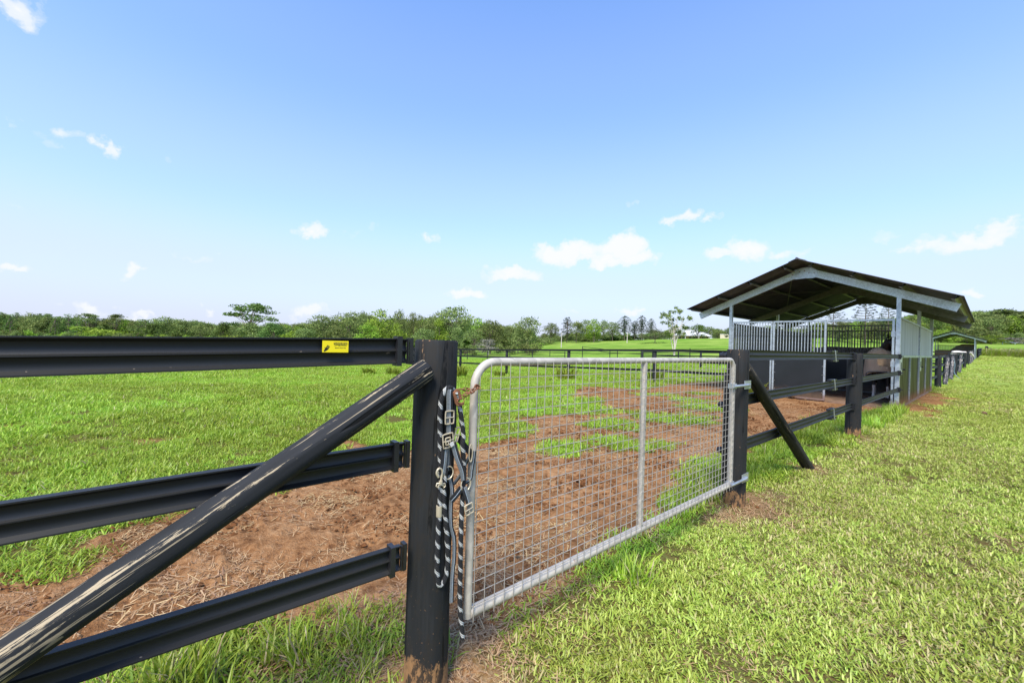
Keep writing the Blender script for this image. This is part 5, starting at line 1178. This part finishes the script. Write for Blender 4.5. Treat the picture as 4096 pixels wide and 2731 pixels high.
# ------------------------------------------------------------------ trees
def leaves(mb_v, mb_f, rnd, cl, nleaf, s, rg, flat=.5, el=1.0, shell=.35, base=0):
    """cl: clusters (x,y,z,rx,ry,rz); leaf quads spread through every cluster"""
    vol = np.array([c[3] * c[4] * c[5] for c in cl]) ** .66; cnt = np.maximum(3, (nleaf * vol / vol.sum()).astype(int)); V_ = []; Rn = []
    for c, n in zip(cl, cnt):
        d = rg.normal(size=(n, 3)); d /= np.linalg.norm(d, axis=1)[:, None]; rad = shell + (1 - shell) * rg.random(n) ** .5
        lump = 1 + .22 * np.sin(d[:, 0] * 5 + c[0] * 40) * np.sin(d[:, 1] * 6 + 1) + .15 * np.sin(d[:, 2] * 9 + c[1] * 30)
        p = np.array(c[:3]) + d * np.array(c[3:6]) * (rad * lump)[:, None]
        nrm = d * .6 + rg.normal(size=(n, 3)) * .8 + np.array([0, 0, flat]); nrm /= np.linalg.norm(nrm, axis=1)[:, None]
        a = np.cross(nrm, rg.normal(size=(n, 3))); a /= np.linalg.norm(a, axis=1)[:, None]; b = np.cross(nrm, a)
        sz = s * rg.uniform(.6, 1.4, n)[:, None]; a = a * sz * el; b = b * sz * .62
        V_.append(np.stack([p - a, p + b * .9, p + a, p - b], 1).reshape(-1, 3))
        Rn.append(np.clip(rg.normal(.42, .18, n) + rg.normal(0, .2), 0, 1))
    V_ = np.concatenate(V_); Rn = np.concatenate(Rn); k = len(V_) // 4
    return V_, np.arange(len(V_)).reshape(k, 4), Rn
def crown_mesh(name, cl, nleaf, s, mat, seed, **kw):
    rg = np.random.default_rng(seed); V_, F_, Rn = leaves(None, None, None, cl, nleaf, s, rg, **kw)
    me = bpy.data.meshes.new(name); me.from_pydata(V_.tolist(), [], F_.tolist()); me.materials.append(M[mat]); setrnd(me, Rn); return me
def limb_mesh(name, trunk, limbs, mat):
    mb = MB(); mb.tube(trunk[0], trunk[1], 8)
    for p, r in limbs: mb.tube(p, r, 5)
    return mb.mesh(name, M[mat], True)
KIND = {}
def make_kind(key, seed):
    """tree of height 1 (crown width about .6 to 1): returns trunk mesh and crown mesh"""
    rg = np.random.default_rng(seed); U = rg.uniform; cl = []; limbs = []; top = (0, 0, .5); bark = 'bark'; mat = 'leaf_gum'; nl, s = 1500, .018; kw = {}
    if key.startswith('gum'):
        n = int(U(10, 15))
        for i in range(n):
            a = 6.283 * i / n * 2.4 + U(-.4, .4); rr = .32 * math.sqrt((i + .5) / n); z = .90 - .9 * rr * rr * 2.5 - U(0, .16) * (1 if i > 3 else .3); q = U(.12, .18); cl.append((rr * math.cos(a), rr * math.sin(a), z, q * 1.15, q * 1.15, q * .68))
        for i in range(12): a = U(0, 6.28); r5 = U(.1, .32); cl.append((r5 * math.cos(a), r5 * math.sin(a), U(.22, .6), .15, .15, .10))
        top = (U(-.04, .04), 0, .6); nl = 2600; s = .020
    elif key.startswith('umb'):
        for i in range(26):
            a = U(0, 6.28); rr = U(.0, .44); z = .93 - rr * rr * 1.6 + U(-.14, .03); cl.append((rr * math.cos(a), rr * math.sin(a), z, U(.08, .13), U(.08, .13), .045))
        for i in range(5): a = U(0, 6.28); rr = U(.2, .5); cl.append((rr * math.cos(a), rr * math.sin(a), U(.45, .7), .10, .10, .04))
        top = (0, 0, .55); nl = 2600; s = .018; mat = 'leaf_dark' if key == 'umbd' else 'leaf_gum'
    elif key.startswith('den'):
        for i in range(26):
            z = U(.18, .86); w = .36 * math.sin(math.pi * min(1, (z + .12) / 1.12)) ** .6; a = U(0, 6.28); rr = w * U(.5, 1); q = U(.11, .17); cl.append((rr * math.cos(a), rr * math.sin(a), z, q, q, q * .75))
        cl += [(0, 0, .6, .25, .25, .33), (0, 0, .88, .15, .15, .11)]; top = (0, 0, .4); nl = 3000; s = .022; mat = {'denb': 'leaf_green', 'dend': 'leaf_dark'}.get(key[:4], 'leaf_gum')
    elif key.startswith('bush'):
        for i in range(16): a = U(0, 6.28); rr = U(.05, .5); q = U(.16, .26); cl.append((rr * math.cos(a), rr * math.sin(a), U(.15, .85 - rr * .7), q, q, q * .7))
        top = (0, 0, .3); nl = 2000; s = .036; mat = {'bushb': 'leaf_green', 'bushg': 'leaf_grey', 'bushd': 'leaf_dark'}.get(key[:5], 'leaf_gum')
    elif key.startswith('con'):
        for i in range(34):
            z = .08 + .9 * i / 34; w = .24 * (1 - (z / 1.04) ** 1.7) + .03; a = i * 2.4; q = U(.07, .11) * (1.15 - z * .5); rr = w * U(.5, 1); cl.append((rr * math.cos(a), rr * math.sin(a), z, q * 1.2, q * 1.2, q * .6))
        top = (0, 0, .9); nl = 1800; s = .017; mat = 'leaf_pine' if key == 'conp' else 'leaf_dark'
    elif key.startswith('hoop'):
        nw = 11
        for i in range(nw):
            z = .34 + .64 * i / nw; L_ = .215 * (1 - (i / nw) ** 2.2) + .03
            for j in range(5):
                a = 6.283 * j / 5 + i * 1.1 + U(-.2, .2); l2 = L_ * U(.7, 1.15); e = (l2 * math.cos(a), l2 * math.sin(a), z + l2 * .12)
                limbs.append(([(0, 0, z), e], [.005, .003])); cl.append((e[0], e[1], e[2] + .01, .036, .036, .020))
                if U(0, 1) < .5: cl.append((e[0] * .6, e[1] * .6, z + .01, .028, .028, .015))
        cl.append((0, 0, .97, .03, .03, .035)); top = (0, 0, .99); nl = 1900; s = .009; mat = 'leaf_pine'; kw = dict(shell=.1)
        if key == 'hoopd':
            cl += [(0, 0, .35 + .06 * i, .10, .10, .05) for i in range(8)]; nl = 2400; s = .012
    elif key.startswith('rain'):
        for i in range(34):
            a = U(0, 6.28); rr = .62 * math.sqrt(U(0, 1)); z = .90 - rr * rr * 1.35 + U(-.06, .03); cl.append((rr * math.cos(a), rr * math.sin(a), z, U(.12, .2), U(.12, .2), .055))
        for i in range(14): a = U(0, 6.28); rr = .5 * math.sqrt(U(0.3, 1)); cl.append((rr * math.cos(a), rr * math.sin(a), U(.28, .5), .13, .13, .05))
        top = (0, 0, .45); nl = 3000; s = .02; mat = 'leaf_olive'; kw = dict(flat=1.2)
    elif key.startswith('spa'):
        for i in range(46):
            z = U(.40, .98); w = .30 * math.sin(math.pi * min(1, (z - .30) / .74)) ** .7; a = U(0, 6.28); rr = w * U(.2, 1); cl.append((rr * math.cos(a), rr * math.sin(a), z, U(.03, .055), U(.03, .055), U(.03, .06)))
        top = (.02, 0, .5); nl = 2600; s = .014; bark = 'bark_pale'; kw = dict(shell=.05, flat=.0)
    elif key.startswith('dead'):
        for i in range(22): a = U(0, 6.28); rr = U(.05, .45); cl.append((rr * math.cos(a), rr * math.sin(a), U(.2, .95 - rr * .5), .12, .12, .10))
        top = (0, 0, .5); nl = 1300; s = .022; mat = 'leaf_grey'; bark = 'bark_pale'; kw = dict(el=1.8)
    if not key.startswith('hoop'):
        for c in cl[::max(1, len(cl) // 14)]:
            st = (top[0] * .7, top[1], max(.12, top[2] * U(.45, .95))); mid = ((st[0] + c[0]) * .5, (st[1] + c[1]) * .5, (st[2] + c[2]) * .5 + .02); limbs.append(([st, mid, (c[0], c[1], c[2] - .01)], [.007, .005, .002]))
    tr = ([(0, 0, -.06), (U(-.01, .01), 0, top[2] * .5), top], [.019 if not key.startswith('hoop') else .010, .014 if not key.startswith('hoop') else .010, .007 if not key.startswith('hoop') else .003])
    if key.startswith('spa'):
        limbs += [([(0, .01, 0), (-.05, .02, .3), (-.13, .0, .62), (-.16, 0, .8)], [.010, .008, .005, .002]), ([(0, 0, .02), (.07, 0, .32), (.13, 0, .6), (.15, 0, .78)], [.009, .007, .005, .002])]
    KIND[key] = (limb_mesh('trunk', tr, limbs, bark), crown_mesh('crown', cl, nl, s, mat, seed, **kw))
for i, k_ in enumerate(['gum1', 'gum2', 'gum3', 'umb1', 'umbd', 'den1', 'den2', 'denb1', 'denb2', 'dend1', 'bush1', 'bushb1', 'bushb2', 'bushg', 'bushd', 'conp', 'cond', 'hoop1', 'hoop2', 'hoop3', 'hoopd', 'rain', 'spa', 'dead']): make_kind(k_, 100 + i)
def tree(kind, px, ytop, wpx, D, label, group=None, cat='tree', name='tree', zb=None):
    p = at_depth(px, ytop, D); zg = tz(p.x, p.y) if zb is None else zb; h = max(1.0, (p.z - zg) / .98)
    natural = {'gum': .85, 'umb': 1.0, 'den': .9, 'bus': 1.2, 'con': .6, 'hoo': .45, 'rai': 1.45, 'spa': .66, 'dea': 1.0}[kind[:3]]
    w = wpx * D / FPX / natural / math.cos(math.atan((px - 2048) / FPX)) ** .5
    e = empty(name, (p.x, p.y, zg), label, cat, group); e.scale = (w, w, h); e.rotation_euler = (0, 0, rng.uniform(0, 6.28))
    for nm, me in zip(('trunk', 'crown'), KIND[kind]):
        o = bpy.data.objects.new(nm, me); COL.objects.link(o); o.parent = e
    return e
GL, GM, GH, GR = 'trees edging the left paddock', 'trees in the dip behind the gate', 'trees along the hill crest', 'trees below the forested hill'
TREES = [
 ('umb1', 356, 1254, 110, 135, 'broad flat topped gum rising over the pale bushes on the left', GL),
 ('umb1', 465, 1256, 90, 138, 'wide dark topped gum just right of the broad flat topped one', GL),
 ('bushb1', 350, 1300, 150, 118, 'big pale green bushy tree above the top rail at left', GL),
 ('bushb2', 450, 1297, 120, 120, 'lumpy bright bush right of the big pale green one', GL),
 ('cond', 585, 1278, 120, 125, 'dark green pointed clump of pines left of the tall spreading tree', GL),
 ('dend1', 640, 1290, 90, 122, 'dense dark tree overlapping the pointed pine clump', GL),
 ('gum2', 672, 1263, 80, 140, 'thin flat crowned gum behind the pine clump', GL),
 ('gum1', 742, 1279, 80, 140, 'low flat crowned gum left of the forked tree', GL),
 ('gum2', 802, 1292, 66, 116, 'small round tree with pale forked trunk above the rail', GL),
 ('dend1', 890, 1287, 60, 120, 'small dark round tree left of the tall spreading tree', GL),
 ('bushb2', 925, 1322, 90, 112, 'yellowish green shrub at the foot of the tall spreading tree', GL),
 ('umbd', 1002, 1202, 182, 120, 'tall spreading tree with flat open crown standing above all others at left', GL),
 ('den1', 1010, 1290, 110, 114, 'rounded green tree in front of the tall spreading tree', GL),
 ('dend1', 1095, 1284, 100, 112, 'dark rounded tree right of the tall spreading tree', GL),
 ('bushb1', 1170, 1320, 110, 106, 'low bright bushes right of the dark rounded tree', GL),
 ('den2', 1225, 1312, 76, 106, 'pale round topped tree above the yellow sticker', GL),
 ('gum1', 1300, 1256, 120, 118, 'greyish gum leading the taller group toward the gate post', GM),
 ('gum3', 1402, 1240, 110, 118, 'tall grey green gum with rounded head above the rail', GM),
 ('den1', 1350, 1300, 90, 108, 'mid green tree under the tall grey green gum', GM),
 ('gum2', 1450, 1240, 44, 126, 'thin open gum showing between two broad crowns', GM),
 ('denb1', 1520, 1236, 130, 108, 'large bright green tree, broadest of the taller group', GM),
 ('denb2', 1472, 1290, 90, 102, 'lower bright green tree at the left foot of the broadest one', GM),
 ('gum2', 1600, 1234, 66, 118, 'round headed gum behind the right edge of the broadest tree', GM),
 ('denb1', 1590, 1290, 80, 102, 'light green narrow tree just above the rail clamp', GM),
 ('gum1', 1655, 1243, 46, 114, 'slim gum with open top left of the gate post', GM),
 ('gum3', 1684, 1252, 42, 112, 'dark open topped gum over the left edge of the gate post', GM),
 ('gum1', 1700, 1310, 90, 100, 'dull green tree behind the gate post top', GM),
 ('gum3', 1828, 1216, 150, 112, 'highest domed gum directly behind the gate post', GM),
 ('gum1', 1765, 1242, 90, 114, 'grey crown leaning on the left of the highest domed gum', GM),
 ('denb2', 1760, 1267, 76, 102, 'bright tree with pale branching trunk in front of the highest gum', GM),
 ('den2', 1830, 1304, 52, 98, 'small leafy tree right of the gate post top', GM),
 ('gum2', 1900, 1310, 80, 98, 'olive tree beside the dead grey scrub', GM),
 ('gum1', 1965, 1275, 100, 100, 'ragged open gum above the dead grey scrub', GM),
 ('dead', 1955, 1345, 90, 90, 'bare grey dead scrub behind the far black fence', GM),
 ('bush1', 1860, 1370, 80, 90, 'grey green scrub left of the dead grey scrub', GM),
 ('bush1', 2025, 1352, 80, 92, 'pale scrub bush right of the dead grey scrub', GM),
 ('gum3', 2112, 1260, 112, 92, 'tall open gum on a straight brown trunk at the wood end', GM),
 ('den1', 2075, 1300, 80, 96, 'thick green tree left of the straight brown trunk', GM),
 ('bush1', 2120, 1345, 80, 86, 'drooping olive bush at the foot of the straight brown trunk', GM),
 ('gum1', 2205, 1288, 70, 150, 'loose pale gum at the left end of the hill crest row', GH),
 ('conp', 2270, 1268, 62, 146, 'blackish green conifer left of the round green tree', GH),
 ('den2', 2308, 1284, 64, 140, 'round green tree with bare trunk beside the blackish conifer', GH),
 ('gum3', 2350, 1275, 66, 156, 'pale gum head behind the round green tree', GH),
 ('denb1', 2378, 1274, 74, 140, 'leafy tree on a straight pale trunk in the crest row', GH),
 ('gum2', 2415, 1277, 50, 154, 'open gum just right of the straight pale trunk', GH),
 ('gum1', 2452, 1285, 70, 146, 'light grey green tree left of the hoop pines', GH),
 ('hoopd', 2500, 1263, 62, 146, 'tallest dark hoop pine behind the thin pale pole', GH),
 ('hoopd', 2540, 1283, 46, 148, 'shorter dark hoop pine between two taller ones', GH),
 ('hoopd', 2569, 1262, 50, 144, 'bushy dark hoop pine left of the slim separate one', GH),
 ('hoopd', 2606, 1274, 38, 150, 'slim separate hoop pine above the spreading tree', GH),
 ('rain', 2622, 1313, 124, 122, 'low wide spreading olive tree with short trunk on the slope', GH),
 ('bushd', 2460, 1340, 90, 150, 'dark low bushes under the crest row, middle of the hill', GH),
 ('bushd', 2330, 1345, 110, 152, 'dark hedge below the round green tree', GH),
 ('bushd', 2420, 1345, 80, 150, 'dark hedge left of the low bushes', GH),
 ('bushd', 2535, 1335, 80, 150, 'dark undergrowth beneath the hoop pines', GH),
 ('bush1', 2180, 1335, 90, 140, 'grey green undergrowth at the left end of the crest row', GH),
 ('spa', 2702, 1228, 128, 62, 'slender pale trunked gum with airy crown before the farmhouse', GH),
 ('dend1', 2792, 1295, 66, 138, 'dark round tree in front of the white farmhouse roof', GH),
 ('gum1', 2838, 1304, 60, 200, 'faded grey gum behind the farmhouse roof end', GH),
 ('gum2', 2872, 1314, 70, 205, 'faded low tree between farmhouse and cream shed', GH),
 ('dend1', 2918, 1308, 44, 140, 'dark tree at the cream shed partly behind the stable post', GH),
 ('hoop1', 3335, 1228, 72, 95, 'sparse hoop pine seen under the roof, left of three', 'hoop pines seen through the stable'),
 ('hoop2', 3466, 1202, 74, 95, 'sparse hoop pine seen under the roof, tallest of three', 'hoop pines seen through the stable'),
 ('hoop3', 3556, 1222, 62, 100, 'sparse hoop pine seen under the roof beside the corner post', 'hoop pines seen through the stable'),
 ('den1', 3490, 1300, 110, 105, 'mid green tree at the foot of the three hoop pines', GR),
 ('den2', 3350, 1315, 100, 105, 'green tree behind the stall bars at left', GR),
 ('gum1', 2990, 1300, 90, 130, 'green gum glimpsed through the front stall bars', GR), 
 ('gum3', 3080, 1300, 90, 130, 'second green gum glimpsed through the front stall bars', GR),
 ('denb1', 3765, 1318, 90, 118, 'bright green tree just left of the far stable ridge', GR),
 ('den1', 3900, 1306, 110, 125, 'domed green tree directly above the far stable roof', GR),
 ('denb2', 3965, 1340, 90, 118, 'light green low tree right of the far stable roof end', GR),
 ('gum2', 3720, 1340, 90, 120, 'small green tree left of the far stable roof', GR),
 ('gum1', 3870, 1342, 90, 118, 'pale undergrowth tree seen under the far stable roof', GR),
 ('umb1', 4000, 1237, 170, 165, 'big flat crowned gum topping the right hand hill forest', GR),
 ('umb1', 4085, 1245, 110, 160, 'tall gum at the right edge of the photograph', GR),
 ('umbd', 3880, 1262, 100, 165, 'flat crowned gum left of the big one on the forest skyline', GR),
 ('dead', 4050, 1345, 90, 120, 'pale grey leafless scrub at the foot of the right forest', GR),
]
for t_ in TREES: tree(t_[0], t_[1], t_[2], t_[3] * (1.18 if t_[6] in (GL, GM) else 1.08), t_[4], t_[5], t_[6], name={'bus': 'shrub', 'hoo': 'hoop_pine', 'con': 'conifer', 'dea': 'dead_shrub', 'rai': 'spreading_tree', 'spa': 'gum_tree', 'gum': 'gum_tree', 'umb': 'gum_tree', 'den': 'leafy_tree'}[t_[0][:3]], cat='shrub' if t_[0][:3] in ('bus', 'dea') else 'tree')

# far woods: nobody could count these
def joined(name, key):
    tr, cr = KIND[key]; tmp = MB(); me = bpy.data.meshes.new(name)
    vt = [tuple(v.co) for v in tr.vertices]; ft = [tuple(p.vertices) for p in tr.polygons]; vc = [tuple(v.co) for v in cr.vertices]; k = len(vt); fc = [tuple(i + k for i in p.vertices) for p in cr.polygons]
    me.from_pydata(vt + vc, [], ft + fc); me.materials.append(tr.materials[0]); me.materials.append(cr.materials[0]); me.polygons.foreach_set('material_index', [0] * len(ft) + [1] * len(fc))
    rv = np.zeros(len(cr.polygons), np.float32); cr.attributes['rnd'].data.foreach_get('value', rv); setrnd(me, np.concatenate([np.zeros(len(ft)), rv])); return bpy.data.objects.new(name, me)
JT = {k_: joined('wood_' + k_, k_) for k_ in ('gum1', 'gum2', 'den1', 'den2', 'denb1', 'dend1', 'cond', 'umb1', 'bush1', 'bushb1', 'bushd')}
def wood(name, label, x0, x1, d0, d1, n, hfun, kinds):
    px = rng.uniform(x0, x1, n); D = np.sqrt(rng.uniform(d0 ** 2, d1 ** 2, n)); P = np.array([tuple(at_depth(a, 1400, b)) for a, b in zip(px, D)])
    z = terrain(P[:, 0], P[:, 1]); h = hfun(px, D) * rng.uniform(.8, 1.12, n); P[:, 2] = z - .2
    return scatter(name, P, np.stack([np.zeros(n), np.zeros(n), rng.uniform(0, 6.28, n)], -1), h, np.zeros(n), rng.random(n), rng.integers(0, len(kinds), n), [JT[k_] for k_ in kinds], label)
wood('pine_wood', ('dark even wood along the far left edge of the paddock', 'wood'), -500, 330, 122, 165, 260, lambda x, D: 8.0 + 0 * x, ['cond', 'dend1', 'cond', 'den1'])
wood('mixed_wood', ('mixed green wood behind the separate trees', 'wood'), 250, 2130, 138, 180, 330, lambda x, D: np.interp(x, [250, 1200, 1450, 1900, 2130], [7.2, 8.2, 12, 11.5, 5.5]), ['gum1', 'den1', 'den2', 'dend1', 'gum2', 'denb1'])
wood('wood_edge', ('low bushes and saplings along the wood foot', 'bushes'), -500, 1700, 100, 110, 150, lambda x, D: 3.0 + 0 * x, ['bush1', 'bushb1', 'bushd', 'den1'])
wood('crest_undergrowth', ('low dark growth behind the hill crest trees', 'bushes'), 2150, 2640, 160, 180, 60, lambda x, D: 4.0 + 0 * x, ['bushd', 'bush1', 'gum2'])
wood('far_wood', ('hazy distant wood behind the farmhouse hill', 'wood'), 2600, 3350, 215, 300, 90, lambda x, D: 7 + 0 * x, ['gum1', 'gum2', 'den1'])
wood('hill_forest', ('dense gum forest covering the hill on the right', 'forest'), 3260, 4500, 150, 330, 620, lambda x, D: np.interp(x, [3260, 3500, 3700, 4100], [7.5, 9.5, 12.5, 12.5]) * (.8 + .3 * (D - 150) / 180), ['gum1', 'gum2', 'den1', 'dend1', 'umb1', 'den2', 'denb1'])
wood('forest_edge', ('low bushes along the foot of the forested hill', 'bushes'), 3260, 4400, 122, 140, 110, lambda x, D: 3.4 + 0 * x, ['bush1', 'bushb1', 'den2', 'bushd'])

# tall grass: bank at the end of the lawn, tussocks under the back fence, weeds by the stable
n = 900; px = rng.uniform(3915, 4500, n); D = rng.uniform(66.5, 70.5, n); P = np.array([tuple(at_depth(a, 1400, b)) for a, b in zip(px, D)]); P[:, 2] = terrain(P[:, 0], P[:, 1])
scatter('tall_grass_bank', P, np.stack([rng.normal(0, .2, n), rng.normal(0, .2, n), rng.uniform(0, 6.28, n)], -1), rng.uniform(.9, 1.5, n), np.clip(rng.normal(.25, .2, n), 0, 1), rng.uniform(0, .5, n), rng.integers(0, 2, n), T_bank, ('bank of tall uncut grass closing off the end of the lawn', 'grass'))
def tussock(px, py, w, h, lab, z=0.0, grp='tussocks under the back fence', pos=None, ti=.08):
    p = Vector(pos) if pos else on_ground(px, py, z); p.z = tz(p.x, p.y); rr = random.Random(int(px)); mb = MB(); rn = []; rn2 = []
    for i in range(130):
        a = rr.uniform(0, 6.28); d = w * .35 * math.sqrt(rr.random()); b = Vector((p.x + d * math.cos(a), p.y + d * math.sin(a), p.z - .02)); l = h * rr.uniform(.5, 1.15); a2 = a + rr.uniform(-.7, .7); out = Vector((math.cos(a2), math.sin(a2), 0)) * l * rr.uniform(.15, .8); s_ = Vector((-math.sin(a2), math.cos(a2), 0)) * .008 * (1 + w)
        q1 = b + out * .35 + Vector((0, 0, l * .6)); q2 = b + out + Vector((0, 0, l * rr.uniform(.5, .9)))
        mb.add([b - s_, b + s_, q1 + s_, q1 - s_, q2], [(0, 1, 2, 3), (3, 2, 4)]); r1, r2 = rr.random(), rr.random(); rn += [r1] * 2; rn2 += [r2] * 2
    o = mb.build('grass_tussock', M['blade'], loc=p); setrnd(o.data, rn, rn2); tag(o, lab, 'grass tussock', grp); return o
for px, py, w, h, lb in ((1838, 1490, .9, .75, 'bright tussock at the back fence post just right of the gate post'), (2262, 1502, 1.1, .7, 'tussock with straw coloured heart behind the left half of the gate'), (2000, 1484, .7, .4, 'low brown tussock left of the straw hearted one'),
    (2618, 1512, 1.0, .75, 'tussock round the back fence post behind the middle stile'), (1575, 1478, .8, .5, 'small tussock under the rail clamp'), (1478, 1475, .8, .4, 'faded small tussock below the top rail')):
    tussock(px, py, w, h, lb)
tussock(3, 0, .5, .55, 'weedy grass clump against the black stall board', pos=(-4.45, YF - .35, 0), grp=None)
